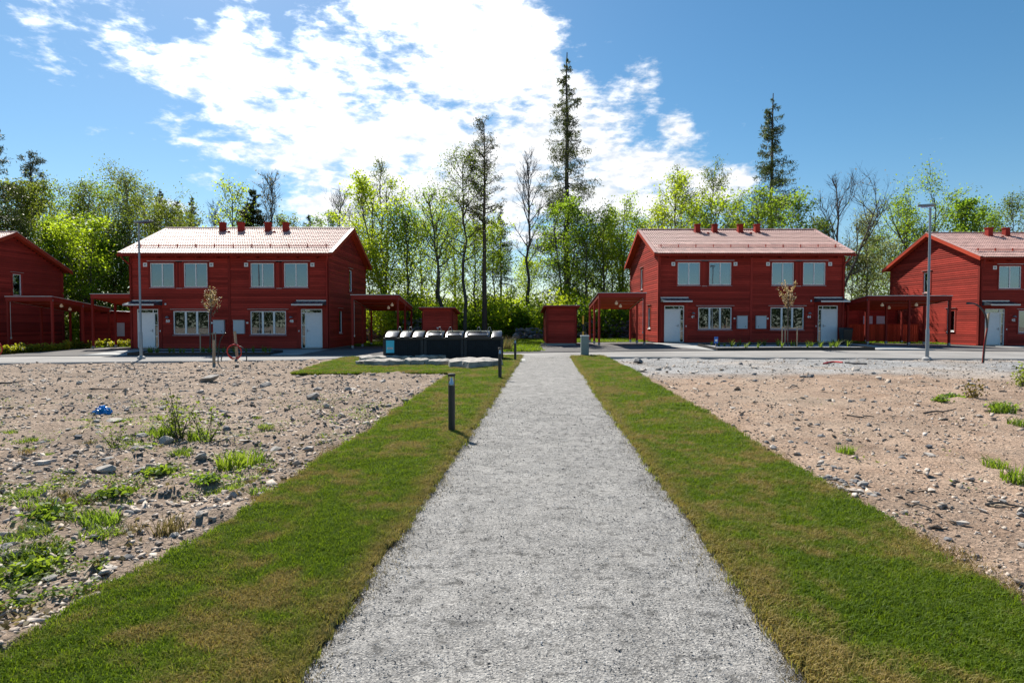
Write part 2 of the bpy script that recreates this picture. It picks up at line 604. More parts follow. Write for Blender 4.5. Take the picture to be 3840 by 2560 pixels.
gxs = graded(-900, 900, .10, 1.022)
gys = np.concatenate([graded(-160, 2.4, .3, 1.12, 2.4)[:-1], graded(2.4, 1500, .085, 1.0155, 2.4)])
GX, GY = np.meshgrid(gxs, gys)
GZ = gz(GX, GY)
strip_mask = (GX > OUT_L(GY) + .02) & (GX < OUT_R(GY) - .02) & (GY < 31)
lawn_mask = (GY > LAWN_Y0) & (GY < 30) & (GX > LAWN_L(GY) + .1) & (GX < 3)
covered = strip_mask | lawn_mask | (GY > road_near(GX) - .15)
bumpy = (GY < 60) & (np.abs(GX) < 60)
rel = np.zeros_like(GZ)
idx = np.where(bumpy & ~covered)
bx, by = GX[idx], GY[idx]
left = bx < 0
h = fbm(bx, by, .33, 3.1, 3) * .07 + np.abs(fbm(bx, by, 1.4, 8.7, 4)) * .10 + np.clip(fbm(bx, by, 3.4, 4.9, 3), -.05, 1) * .085 + fbm(bx, by, 7.5, 1.9, 2) * .03
rel[idx] = np.where(left, h * 1.15, h * .62) - .035
rel = np.where(covered, -.10, rel)
# small heaps of gravel round the posts at the road
for px, py, r, hh in [(528, 1352, 1.3, .22), (830, 1372, 1.2, .22), (905, 1375, 1.1, .2)]:
    g = ground(px, py)
    rel = rel + hh * np.exp(-((GX - g.x) ** 2 + (GY - g.y) ** 2) / (r * r * .3)) * (~covered)
REL = rel
GZ = GZ + rel
nyg, nxg = GX.shape
vid = np.arange(nyg * nxg).reshape(nyg, nxg)
F = np.stack([vid[:-1, :-1], vid[:-1, 1:], vid[1:, 1:], vid[1:, :-1]], -1).reshape(-1, 4)


def surf_z(x, y):
    """height of the built ground sheet (bilinear)"""
    x = np.asarray(x, float); y = np.asarray(y, float)
    i = np.clip(np.searchsorted(gxs, x) - 1, 0, nxg - 2); j = np.clip(np.searchsorted(gys, y) - 1, 0, nyg - 2)
    u = (x - gxs[i]) / (gxs[i + 1] - gxs[i]); v = (y - gys[j]) / (gys[j + 1] - gys[j])
    return (GZ[j, i] * (1 - u) + GZ[j, i + 1] * u) * (1 - v) + (GZ[j + 1, i] * (1 - u) + GZ[j + 1, i + 1] * u) * v


def ground_mat():
    t = NT('rubbly_building_ground')
    w = t.pos('World')
    sp = t.n('ShaderNodeSeparateXYZ'); t.l(w, sp.inputs[0])
    big = t.noise(w, .22, 4); mid = t.noise(w, 1.6, 5, .6); fine = t.noise(w, 14, 5, .65); grit = t.noise(w, 70, 3, .6)
    tan = t.mix(t.rng(mid, .35, .65), (.300, .205, .145), (.425, .308, .226))
    grey = t.mix(t.rng(mid, .35, .65), (.185, .148, .115), (.305, .248, .198))
    # grey crushed rock lies in a band along the road on the right
    ym = t.math('ADD', sp.outputs['Y'], t.math('MULTIPLY', t.math('SUBTRACT', big, .5), 9.0))
    xm = t.rng(sp.outputs['X'], 2.2, 4.5)
    shoulder = t.math('MULTIPLY', t.rng(ym, 18.6, 21.4, smooth=True), xm)
    leftm = t.rng(sp.outputs['X'], .5, -1.5)
    c = t.mix(t.math('MULTIPLY', leftm, .55), tan, grey)
    c = t.mix(shoulder, c, t.mix(t.rng(fine, .35, .65), (.26, .255, .25), (.40, .395, .39)))
    c = t.mix(t.math('MULTIPLY', t.rng(big, .52, .66), .55), c, (.43, .335, .255))
    c = t.mix(t.math('MULTIPLY', t.rng(mid, .53, .66), t.math('ADD', t.math('MULTIPLY', leftm, .45), .3)), c, (.15, .112, .085))
    c = t.mix(1.0, c, t.ramp(t.noise(w, .6, 4, .6), [(.34, .74), (.62, 1.08)]), 'MULTIPLY')
    # cells of grit: each with its own tone
    vc = t.n('ShaderNodeTexVoronoi'); t.l(w, vc.inputs['Vector']); vc.inputs['Scale'].default_value = 42
    cell = t.n('ShaderNodeSeparateXYZ'); t.l(vc.outputs['Color'], cell.inputs[0])
    c = t.mix(1.0, c, t.ramp(cell.outputs[0], [(0, .62), (.55, 1.0), (.9, 1.12), (1, 1.5)]), 'MULTIPLY')
    c = t.mix(1.0, c, t.ramp(fine, [(.3, .74), (.7, 1.2)]), 'MULTIPLY')
    vd = t.voro(w, 26)
    n = t.bump(t.math('ADD', t.math('MULTIPLY', fine, .6), t.math('MULTIPLY', grit, .35)), .9, .05)
    n = t.bump(vd, .55, .02, n)
    t.bsdf(c, .95, n, spec=.2)
    return t.m


obj('ground', np_mesh('ground', np.stack([GX, GY, GZ], -1).reshape(-1, 3), F), ground_mat(), smooth=True)['kind'] = 'structure'


def ribbon(name, fl, fr, y0, y1, ny, nx, zoff, m, skirt=.14, bump=.0, bscale=2.0, jitter=0.0, seed=0, kind='structure', crown=0.0, ys=None, zf=None):
    """sheet between two lines x = fl(y), x = fr(y), lying zoff above the terrain, with a skirt down into it"""
    ys = np.linspace(y0, y1, ny) if ys is None else ys
    ny = len(ys)
    xl, xr = np.asarray(fl(ys), float), np.asarray(fr(ys), float)
    if jitter:
        xl = xl + jitter * fbm(ys, ys * 0, 1.1, seed + 5.5, 5); xr = xr + jitter * fbm(ys, ys * 0, 1.1, seed + 9.5, 5)
    u = np.linspace(0, 1, nx)
    X = xl[:, None] * (1 - u) + xr[:, None] * u
    Y = np.repeat(ys[:, None], nx, 1)
    Z = (gz(X, Y) if zf is None else zf(X, Y)) + zoff + crown * (1 - (2 * u - 1) ** 2)
    if bump: Z = Z + bump * fbm(X, Y, bscale, seed, 4)
    V = np.stack([X, Y, Z], -1).reshape(-1, 3)
    vid = np.arange(ny * nx).reshape(ny, nx)
    Fq = [np.stack([vid[:-1, :-1], vid[:-1, 1:], vid[1:, 1:], vid[1:, :-1]], -1).reshape(-1, 4)]
    if skirt:
        loop = np.concatenate([vid[0, :], vid[1:, -1], vid[-1, -2::-1], vid[-2:0:-1, 0]])
        low = V[loop].copy(); low[:, 2] -= skirt
        b = len(V); V = np.concatenate([V, low]); k = len(loop); i = np.arange(k); j = (i + 1) % k
        Fq.append(np.stack([loop[j], loop[i], b + i, b + j], -1))
    me = np_mesh(name, V, np.concatenate(Fq))
    o = obj(name, me, m, smooth=False)
    n_top = (ny - 1) * (nx - 1)
    sm = np.zeros(len(me.polygons), bool); sm[:n_top] = True
    me.polygons.foreach_set('use_smooth', sm)
    if kind: o['kind'] = kind
    return o


# ---- gravel path


def gravel_mat():
    t = NT('grey_stone_dust_gravel')
    w = t.pos('World')
    vc = t.n('ShaderNodeTexVoronoi'); t.l(w, vc.inputs['Vector']); vc.inputs['Scale'].default_value = 115
    cs = t.n('ShaderNodeSeparateXYZ'); t.l(vc.outputs['Color'], cs.inputs[0])
    vb = t.n('ShaderNodeTexVoronoi'); t.l(w, vb.inputs['Vector']); vb.inputs['Scale'].default_value = 64
    cb = t.n('ShaderNodeSeparateXYZ'); t.l(vb.outputs['Color'], cb.inputs[0])
    mid = t.noise(w, 2.2, 5, .62); pat = t.noise(t.pos('World', (1, 1.25, 1)), 8.5, 6, .7); big = t.noise(w, .45, 3)
    c = t.ramp(cs.outputs[0], [(0, (.06, .063, .07)), (.2, (.15, .15, .153)), (.45, (.265, .262, .258)), (.8, (.34, .333, .325)), (1, (.58, .57, .55))])
    c2 = t.ramp(cb.outputs[1], [(0, (.09, .09, .095)), (.3, (.23, .226, .22)), (1, (.34, .328, .312))])
    c = t.mix(.38, c, c2)
    c = t.mix(1.0, c, t.ramp(mid, [(.3, .78), (.7, 1.14)]), 'MULTIPLY')
    c = t.mix(1.0, c, (1.02, 1.0, .97), 'MULTIPLY')
    # coarser darker stone where feet have scuffed the dust away
    c = t.mix(1.0, c, t.ramp(pat, [(.36, .42), (.46, .90), (.7, 1.08)]), 'MULTIPLY')
    c = t.mix(1.0, c, t.ramp(big, [(.3, .94), (.7, 1.05)]), 'MULTIPLY')
    n = t.bump(t.math('ADD', t.math('MULTIPLY', pat, .5), t.math('MULTIPLY', mid, .6)), .35, .05)
    n = t.bump(vc.outputs['Distance'], .6, .008, n)
    n = t.bump(vb.outputs['Distance'], .5, .010, n)
    t.bsdf(c, .9, n, spec=.3)
    return t.m


M['gravel'] = gravel_mat()
pys = np.concatenate([np.linspace(-6, 2.2, 20)[:-1], graded(2.2, PATH_END, .05, 1.012, 2.2)])
pys[-1] = PATH_END
ribbon('gravel_path', PATH_L, PATH_R, 0, 0, 0, 50, .012, M['gravel'], bump=.014, bscale=2.6, jitter=.025, seed=2, crown=.012, ys=pys)


def asphalt(name, a, b):
    t = NT(name)
    w = t.pos('World')
    f = t.noise(w, .5, 4); g = t.noise(w, 40, 3); st = t.noise(t.pos('World', (.12, 1, 1)), 1.1, 4)
    c = t.mix(t.rng(f, .35, .65), a, b)
    c = t.mix(1.0, c, t.ramp(g, [(.3, .85), (.7, 1.12)]), 'MULTIPLY')
    c = t.mix(1.0, c, t.ramp(st, [(.35, .88), (.6, 1.05)]), 'MULTIPLY')
    t.bsdf(c, .92, t.bump(g, .3, .01), spec=.25)
    return t.m


def xribbon(name, yn, yf, x0, x1, nx, ny, zoff, m, jitter=0.0, seed=0, skirt=.12, kind='structure'):
    """sheet between y = yn(x) and y = yf(x)"""
    xs = np.linspace(x0, x1, nx)
    a = np.asarray(yn(xs), float) + (jitter * fbm(xs, xs * 0, .9, seed + 2.2, 5) if jitter else 0)
    b = np.asarray(yf(xs), float) + xs * 0
    u = np.linspace(0, 1, ny)
    Y = a[:, None] * (1 - u) + b[:, None] * u
    X = np.repeat(xs[:, None], ny, 1)
    Z = gz(X, Y) + zoff
    V = np.stack([X, Y, Z], -1).reshape(-1, 3)
    vid = np.arange(nx * ny).reshape(nx, ny)
    Fq = [np.stack([vid[:-1, :-1], vid[1:, :-1], vid[1:, 1:], vid[:-1, 1:]], -1).reshape(-1, 4)]
    if skirt:
        loop = np.concatenate([vid[:, 0], vid[-1, 1:], vid[-2::-1, -1], vid[0, -2:0:-1]])
        low = V[loop].copy(); low[:, 2] -= skirt
        k0 = len(V); V = np.concatenate([V, low]); k = len(loop); i = np.arange(k); j = (i + 1) % k
        Fq.append(np.stack([loop[j], loop[i], k0 + i, k0 + j], -1))
    o = obj(name, np_mesh(name, V, np.concatenate(Fq)), m)
    o['kind'] = kind
    return o


const = lambda v: (lambda x: np.asarray(x, float) * 0 + v)
xribbon('road', road_near, const(ROAD_FAR), -90, 90, 400, 6, .012, asphalt('worn_light_asphalt', (.235, .225, .215), (.30, .288, .275)), jitter=.18, seed=4)
xribbon('driveway', const(ROAD_FAR - .02), const(41.5), -90, 90, 120, 12, .020, asphalt('dark_driveway_asphalt', (.105, .10, .098), (.15, .142, .138)))

# ---- mown grass: soil sheets and blades


def turf_mat():
    t = NT('turf_soil')
    w = t.pos('World')
    c = t.mix(t.rng(t.noise(w, 3.0, 5, .6), .38, .6), (.050, .062, .014), (.125, .098, .045))
    c = t.mix(1.0, c, t.ramp(t.noise(w, 40, 3), [(.3, .6), (.7, 1.3)]), 'MULTIPLY')
    t.bsdf(c, .95, t.bump(t.noise(w, 30, 4), .8, .03), spec=.2)
    return t.m


M['turf'] = turf_mat()


def blade_mat():
    t = NT('grass_blade')
    w = t.pos('World')
    sp = t.n('ShaderNodeSeparateXYZ'); t.l(w, sp.inputs[0])
    oi = t.n('ShaderNodeObjectInfo')
    patch = t.math('ADD', t.math('MULTIPLY', t.noise(w, .95, 2, .5), .62), t.math('MULTIPLY', t.noise(w, 4.2, 2, .5), .38))
    d = t.rng(t.math('ADD', patch, t.math('MULTIPLY', t.math('SUBTRACT', oi.outputs['Random'], .5), .09)), .475, .60)
    gi = t.noise(w, 160, 1)
    green = t.mix(t.rng(patch, .3, .5), (.046, .108, .004), (.098, .168, .008))
    straw = t.mix(t.rng(gi, .4, .6), (.30, .215, .06), (.46, .345, .14))
    for fn in (PATH_L, PATH_R):
        x0, x1 = float(fn(4.0)), float(fn(20.0))
        e = t.math('ABSOLUTE', t.math('SUBTRACT', t.math('SUBTRACT', sp.outputs['X'], x0), t.math('MULTIPLY', t.math('SUBTRACT', sp.outputs['Y'], 4.0), (x1 - x0) / 16.0)))
        d = t.math('MAXIMUM', d, t.math('MULTIPLY', t.rng(t.math('ADD', e, t.math('MULTIPLY', t.noise(w, 3.5, 3), .45)), .48, .22), .95))
    mixd = t.math('MULTIPLY', t.math('MAXIMUM', d, .08), t.rng(gi, .20, .50))
    c = t.mix(mixd, green, straw)
    tr = t.mix(mixd, (.22, .34, .010), (.34, .25, .07))
    p = t.n('ShaderNodeBsdfPrincipled'); p.inputs['Roughness'].default_value = .55; p.inputs['Specular IOR Level'].default_value = .12
    t.l(c, p.inputs['Base Color'])
    tl = t.n('ShaderNodeBsdfTranslucent'); t.l(tr, tl.inputs[0])
    mx = t.n('ShaderNodeMixShader'); mx.inputs[0].default_value = .38
    t.l(p.outputs[0], mx.inputs[1]); t.l(tl.outputs[0], mx.inputs[2]); t.l(mx.outputs[0], t.out.inputs['Surface'])
    return t.m


M['blade'] = blade_mat()


def blade_clump(name, n, rad, h0, h1, w, seed, lean=.5):
    r = np.random.default_rng(seed)
    a = r.uniform(0, 2 * np.pi, n); d = rad * np.sqrt(r.uniform(0, 1, n))
    bx, by = d * np.cos(a), d * np.sin(a)
    h = r.uniform(h0, h1, n); la = r.uniform(0, 2 * np.pi, n); lm = h * r.uniform(.1, lean * 2, n)
    ta = la + np.pi / 2 + r.normal(0, .5, n)
    tx, ty = np.cos(ta) * w / 2, np.sin(ta) * w / 2
    z0 = np.full(n, -.01)
    mx_, my_ = bx + np.cos(la) * lm * .35, by + np.sin(la) * lm * .35
    ex, ey = bx + np.cos(la) * lm, by + np.sin(la) * lm
    V = np.stack([np.stack([bx - tx, by - ty, z0], -1), np.stack([bx + tx, by + ty, z0], -1),
                  np.stack([mx_ + tx * .8, my_ + ty * .8, h * .6], -1), np.stack([mx_ - tx * .8, my_ - ty * .8, h * .6], -1),
                  np.stack([ex, ey, h], -1)], 1).reshape(-1, 3)
    i = np.arange(n) * 5
    T = np.concatenate([np.stack([i, i + 1, i + 2], -1), np.stack([i, i + 2, i + 3], -1), np.stack([i + 3, i + 2, i + 4], -1)])
    me = np_mesh(name, V, T)
    me.materials.append(M['blade'])
    return me


def scatter_object(name, base, proto, seed, smin, smax):
    """clumps of grass spread over the faces of a base mesh with geometry nodes"""
    o = bpy.data.objects.new(name, base)
    link(o)
    po = bpy.data.objects.new('grass_clump', proto)
    ng = bpy.data.node_groups.new('grass_scatter', 'GeometryNodeTree')
    ng.interface.new_socket('Geometry', in_out='INPUT', socket_type='NodeSocketGeometry')
    ng.interface.new_socket('Geometry', in_out='OUTPUT', socket_type='NodeSocketGeometry')
    n = ng.nodes.new
    gi, go = n('NodeGroupInput'), n('NodeGroupOutput')
    dp = n('GeometryNodeDistributePointsOnFaces'); dp.inputs['Seed'].default_value = seed
    na = n('GeometryNodeInputNamedAttribute'); na.data_type = 'FLOAT'; na.inputs['Name'].default_value = 'dens'
    ns = n('GeometryNodeInputNamedAttribute'); ns.data_type = 'FLOAT'; ns.inputs['Name'].default_value = 'size'
    ob = n('GeometryNodeObjectInfo'); ob.inputs['Object'].default_value = po; ob.inputs['As Instance'].default_value = True
    ip = n('GeometryNodeInstanceOnPoints')
    rr = n('FunctionNodeRandomValue'); rr.data_type = 'FLOAT_VECTOR'
    rr.inputs[0].default_value = (-.12, -.12, 0); rr.inputs[1].default_value = (.12, .12, 6.283)
    rs = n('FunctionNodeRandomValue'); rs.data_type = 'FLOAT'
    rs.inputs[2].default_value = smin; rs.inputs[3].default_value = smax
    mu = n('ShaderNodeMath'); mu.operation = 'MULTIPLY'
    L = ng.links.new
    L(gi.outputs[0], dp.inputs['Mesh'])
    L([x for x in na.outputs if x.enabled][0], dp.inputs['Density'])
    L(dp.outputs['Points'], ip.inputs['Points']); L(ob.outputs['Geometry'], ip.inputs['Instance'])
    L(rr.outputs[0], ip.inputs['Rotation'])
    L([x for x in rs.outputs if x.enabled][0], mu.inputs[0]); L([x for x in ns.outputs if x.enabled][0], mu.inputs[1])
    L(mu.outputs[0], ip.inputs['Scale'])
    L(ip.outputs[0], go.inputs[0])
    md = o.modifiers.new('scatter', 'NODES'); md.node_group = ng
    o['kind'] = 'stuff'
    return o


CLUMP = blade_clump('grass_clump', 85, .085, .018, .040, .0055, 5, .9)


def turf(name, fl, fr, y0, y1, zoff, seed, dmul=1.0):
    ys = graded(y0, y1, .12, 1.014, y0); ys[-1] = y1
    o = ribbon(name, fl, fr, 0, 0, 0, 18, zoff, M['turf'], skirt=.16, bump=.022, bscale=.9, jitter=.03, seed=seed, ys=ys)
    me = o.data
    top = me.copy(); top.name = 'grass'
    bm = bmesh.new(); bm.from_mesh(top)
    bm.normal_update()
    bmesh.ops.delete(bm, geom=[f for f in bm.faces if abs(f.normal.z) < .5], context='FACES')
    bm.to_mesh(top); bm.free()
    top.materials.clear()
    co = np.empty(len(top.vertices) * 3, np.float32); top.vertices.foreach_get('co', co); co = co.reshape(-1, 3)
    dist = np.hypot(co[:, 0], co[:, 1])
    size = np.clip(dist / 6.5, 1.0, 2.0)
    dens = np.clip(300.0 / size ** 2.3, 34, 300) * dmul * (co[:, 1] > 1.2)
    at = top.attributes.new('dens', 'FLOAT', 'POINT'); at.data.foreach_set('value', dens.astype(np.float32))
    at = top.attributes.new('size', 'FLOAT', 'POINT'); at.data.foreach_set('value', (size ** .75).astype(np.float32))
    scatter_object('grass', top, CLUMP, seed, .75, 1.25)
    return o


turf('lawn', OUT_L, PATH_L, -5, LAWN_Y0, .045, 1)
turf('lawn', lambda y: np.minimum(LAWN_L(y), PATH_L(y) - .3), PATH_L, LAWN_Y0 - .004, float(road_near(-6)) - .2, .045, 2)
turf('lawn', PATH_R, OUT_R, -5, ground(2200, 1337).y, .045, 3)

# ---- lawn and woodland floor beyond the houses


def backlawn_mat():
    t = NT('bright_far_lawn')
    w = t.pos('World')
    c = t.mix(t.rng(t.noise(w, 1.2, 5, .6), .35, .65), (.105, .175, .014), (.20, .25, .022))
    t.bsdf(c, .9, t.bump(t.noise(w, 20, 4), 1.0, .06), spec=.2)
    return t.m


M['backlawn'] = backlawn_mat()
CLUMP2 = blade_clump('grass_clump', 60, .25, .05, .10, .022, 9, .6)
CLUMP2.materials.clear(); CLUMP2.materials.append(leaf_mat('lawn_blade', (.10, .17, .012), (.24, .36, .012), .5))


def far_turf(name, fl, fr, y0, y1, zoff, seed, d, nx=12):
    o = ribbon(name, fl, fr, y0, y1, 30, nx, zoff, M['backlawn'], skirt=.15, bump=.02, bscale=.6, seed=seed)
    top = o.data.copy(); top.name = 'grass'; top.materials.clear()
    n = len(top.vertices)
    at = top.attributes.new('dens', 'FLOAT', 'POINT'); at.data.foreach_set('value', np.full(n, d, np.float32))
    at = top.attributes.new('size', 'FLOAT', 'POINT'); at.data.foreach_set('value', np.ones(n, np.float32))
    scatter_object('grass', top, CLUMP2, seed, .7, 1.2)


far_turf('back_lawn', const(-3.4), const(1.55), 32.6, 41.4, .055, 21, 16)
far_turf('back_lawn', const(-48), const(48), 41.4, 49.0, .055, 22, 9, 60)


def floor_mat():
    t = NT('woodland_floor')
    w = t.pos('World')
    c = t.mix(t.rng(t.noise(w, 1.0, 5, .6), .38, .62), (.105, .082, .050), (.10, .125, .025))
    c = t.mix(t.rng(t.noise(w, .35, 3), .5, .62), c, (.24, .20, .12))
    t.bsdf(c, .95, t.bump(t.noise(w, 8, 5), 1.0, .15), spec=.2)
    return t.m


ribbon('woodland_floor', const(-140), const(140), 49.0, 130, 60, 80, .03, floor_mat(), bump=.25, bscale=.22, seed=6)

# ---- paving and planting beds in front of the houses


def poly_sheet(name, pts, zoff, m, th=.12, kind='structure'):
    mb = MB()
    top = [(x, y, float(gz(x, y)) + zoff) for x, y in pts]
    lo = [(x, y, z - th) for x, y, z in top]
    n = len(pts)
    mb.add(top + lo, [tuple(range(n))] + [(i, n + i, n + (i + 1) % n, (i + 1) % n) for i in range(n)])
    o = mb.build(name, m)
    o['kind'] = kind
    return o

# ------------------------------------------------------------------ houses
HW, HD, HE = 12.03, 9.2, 5.62      # width, depth, height of the walls
RS = .44                           # slope of the roof
RIDGE_Y = HD / 2
OVER_Y, OVER_X = .5, .43


def roof_z(y):
    return 5.71 + (min(y, HD - y) + OVER_Y) * RS


WALLS = {'front': Matrix.Identity(4),
         'right': Matrix.Translation((HW, 0, 0)) @ Matrix.Rotation(R(90), 4, 'Z'),
         'left': Matrix.Translation((0, HD, 0)) @ Matrix.Rotation(R(-90), 4, 'Z'),
         'back': Matrix.Translation((HW, HD, 0)) @ Matrix.Rotation(R(180), 4, 'Z')}


def unit_board(name, hgt=.148):
    """one lapped board, 1 m long in x, its face at -y"""
    mb = MB()
    mb.prism([(0.0, 0.0), (-.034, 0.002), (-.012, hgt), (0.0, hgt)], 'x', 0, 1)
    me = mb.mesh(name); me.materials.append(M['board'])
    return me


BOARD = unit_board('wall_board', .135)
ROW = .1435


def cut(row0, row1, u0, u1, openings):
    """pieces of [u0, u1] left free by the openings that a row of boards meets"""
    segs = [(u0, u1)]
    zm = (row0 + row1) / 2
    for a, b, z0, z1 in openings:
        if z0 < zm < z1:
            nxt = []
            for s, e in segs:
                if b <= s or a >= e: nxt.append((s, e)); continue
                if a > s: nxt.append((s, a))
                if b < e: nxt.append((b, e))
            segs = nxt
    return [(s, e) for s, e in segs if e - s > .04]


def wall_top(u, gable):
    return min(HE, 9) if not gable else roof_z(u) - .16


def make_wall(root, key, width, openings, gable, boards=True, splits=(), joined=False):
    """a wall with its openings, faced with separate lapped boards"""
    mat_ = WALLS[key]
    us = sorted({0, width} | {a for o in openings for a in o[:2]})
    zs = sorted({-.02, HE} | {z for o in openings for z in o[2:]})
    mb = MB()
    for i in range(len(us) - 1):
        for j in range(len(zs) - 1):
            um, zm = (us[i] + us[i + 1]) / 2, (zs[j] + zs[j + 1]) / 2
            if any(a < um < b and c < zm < d for a, b, c, d in openings): continue
            mb.box(us[i], .0, zs[j], us[i + 1], .16, zs[j + 1])
    if gable:
        mb.prism([(0, HE), (width, HE), (width, roof_z(width) - .17), (width / 2, roof_z(width / 2) - .17), (0, roof_z(0) - .17)], 'y', 0, .16)
    w = mb.build('gable_wall' if gable else 'wall', M['board'] if not boards else M['backing'], root)
    w.matrix_local = mat_
    if not boards: return w
    z = .0
    while z < (8.0 if gable else HE):
        segs = []
        a, b = .06, width - .06
        if gable and z + ROW > roof_z(0) - .17:
            dd = (z + ROW - (roof_z(0) - .17)) / RS
            a, b = max(a, dd - .03), min(b, width - dd + .03)
        if b - a > .2:
            segs = cut(z, z + ROW, a, b, openings)
            for sp in splits:
                segs = [q for s, e in segs for q in ([(s, sp - .05), (sp + .05, e)] if s < sp < e else [(s, e)])]
        for s, e in segs:
            o = bpy.data.objects.new('wall_board', BOARD)
            o.location = (s, random.uniform(-.0015, .0015), z); o.scale = (e - s, 1, 1)
            link(o, w)
        z += ROW
    return w


def window(root, key, u0, u1, z0, z1, panes, trim=.10, flash=True, curtain=None, room=True, narrow=False):
    """white window: frame with mullions, panes, sill, flashing and red trim boards"""
    mat_ = WALLS[key]
    fw = .055
    mb = MB()
    ya, yb = -.008, .07
    mb.box(u0, ya, z0, u0 + fw, yb, z1).box(u1 - fw, ya, z0, u1, yb, z1)
    mb.box(u0 + fw, ya, z0, u1 - fw, yb, z0 + fw * 1.25).box(u0 + fw, ya, z1 - fw, u1 - fw, yb, z1)
    pw = (u1 - u0 - 2 * fw) / panes
    mw = .032 if panes == 2 else .058
    for k in range(1, panes):
        c = u0 + fw + pw * k
        mb.box(c - mw, ya + .004, z0 + fw * 1.25, c + mw, yb - .004, z1 - fw)
    f = mb.build('window', M['white'], root)
    f.matrix_local = mat_
    for k in range(panes):
        a = u0 + fw + pw * k + (mw if k else 0); b = u0 + fw + pw * (k + 1) - (mw if k < panes - 1 else 0)
        MB().box(a - .004, .026, z0 + fw, b + .004, .034, z1 - fw + .004).build('pane', M['glass'], f)
    MB().hexa([(u0 - .05, -.085, z0 - .055), (u1 + .05, -.085, z0 - .055), (u1 + .05, -.002, z0 - .035), (u0 - .05, -.002, z0 - .035)],
              [(u0 - .05, -.085, z0 - .045), (u1 + .05, -.085, z0 - .045), (u1 + .05, -.002, z0 - .003), (u0 - .05, -.002, z0 - .003)]).build('sill', M['flash'], f)
    t = trim
    for nm, bx in (('trim_board', (u0 - t, -.046, z0 - .05, u0 - .003, -.001, z1 + t)), ('trim_board', (u1 + .003, -.046, z0 - .05, u1 + t, -.001, z1 + t)),
                   ('trim_board', (u0 - .003, -.044, z1 + .003, u1 + .003, -.001, z1 + t))):
        MB().box(*bx).build(nm, M['trim'], f)
    if flash:
        MB().box(u0 - t - .06, -.09, z1 + t + .002, u1 + t + .06, -.001, z1 + t + .022).build('head_flashing', M['flash'], f)
    if room:
        mb = MB()
        dp = 1.3
        mb.box(u0 - .4, dp, z0 - .6, u1 + .4, dp + .02, z1 + .3).box(u0 - .42, .17, z0 - .6, u0 - .4, dp, z1 + .3).box(u1 + .4, .17, z0 - .6, u1 + .42, dp, z1 + .3)
        mb.box(u0 - .4, .17, z1 + .3, u1 + .4, dp, z1 + .32).box(u0 - .4, .17, z0 - .62, u1 + .4, dp, z0 - .6)
        mb.build('room', M['interior'], f)
    if curtain:
        for a, b in curtain:
            n = 26; mb = MB()
            v = []
            for i in range(n + 1):
                u = a + (b - a) * i / n
                y = .13 + .02 * math.sin(i * 1.7) + .008 * math.sin(i * .8)
                v += [(u, y, z0 + .06), (u, y, z1 - .02)]
            mb.add(v, [(2 * i, 2 * i + 2, 2 * i + 3, 2 * i + 1) for i in range(n)])
            mb.build('curtain', M['curtain'], f, smooth=True)
    return f


def text_obj(body, size, parent, loc, m):
    cu = bpy.data.curves.new('house_number', 'FONT')
    cu.body = body; cu.size = size; cu.align_x = 'CENTER'; cu.align_y = 'CENTER'; cu.extrude = .006; cu.offset = .008
    cu.materials.append(m)
    t = bpy.data.objects.new('house_number', cu); COL.objects.link(t)
    bpy.context.view_layer.update()
    me = bpy.data.meshes.new_from_object(t.evaluated_get(bpy.context.evaluated_depsgraph_get()))
    bpy.data.objects.remove(t)
    o = bpy.data.objects.new('house_number', me)
    o.location = loc; o.rotation_euler = (R(90), 0, 0)
    return link(o, parent)


def tile_mesh(w=.305, l=.40):
    """double-roll concrete tile: x across, y up the slope"""
    n = 10
    v, f = [], []
    prof = [(i / n * w, .034 * (.5 - .5 * math.cos(4 * math.pi * i / n)) + (.004 if i in (0, n) else 0)) for i in range(n + 1)]
    for y, dz in ((0.0, .048), (l, .006)):
        for x, z in prof: v.append((x, y, z + dz))
    for x, z in prof: v.append((x, 0.0, z + .004))
    for x, z in prof: v.append((x, 0.0, z + .048))
    k = n + 1
    for i in range(n):
        f.append((i, i + 1, k + i + 1, k + i)); f.append((2 * k + i, 2 * k + i + 1, 3 * k + i + 1, 3 * k + i))
    return v, f


TV, TF = tile_mesh()
TILE = bpy.data.meshes.new('roof_tile'); TILE.from_pydata(TV, [], TF); TILE.materials.append(M['tile'])
TILE.polygons.foreach_set('use_smooth', np.array([i % 2 == 0 for i in range(len(TF))]))
TW, TL = .30, .345
PITCHR = math.atan(RS)


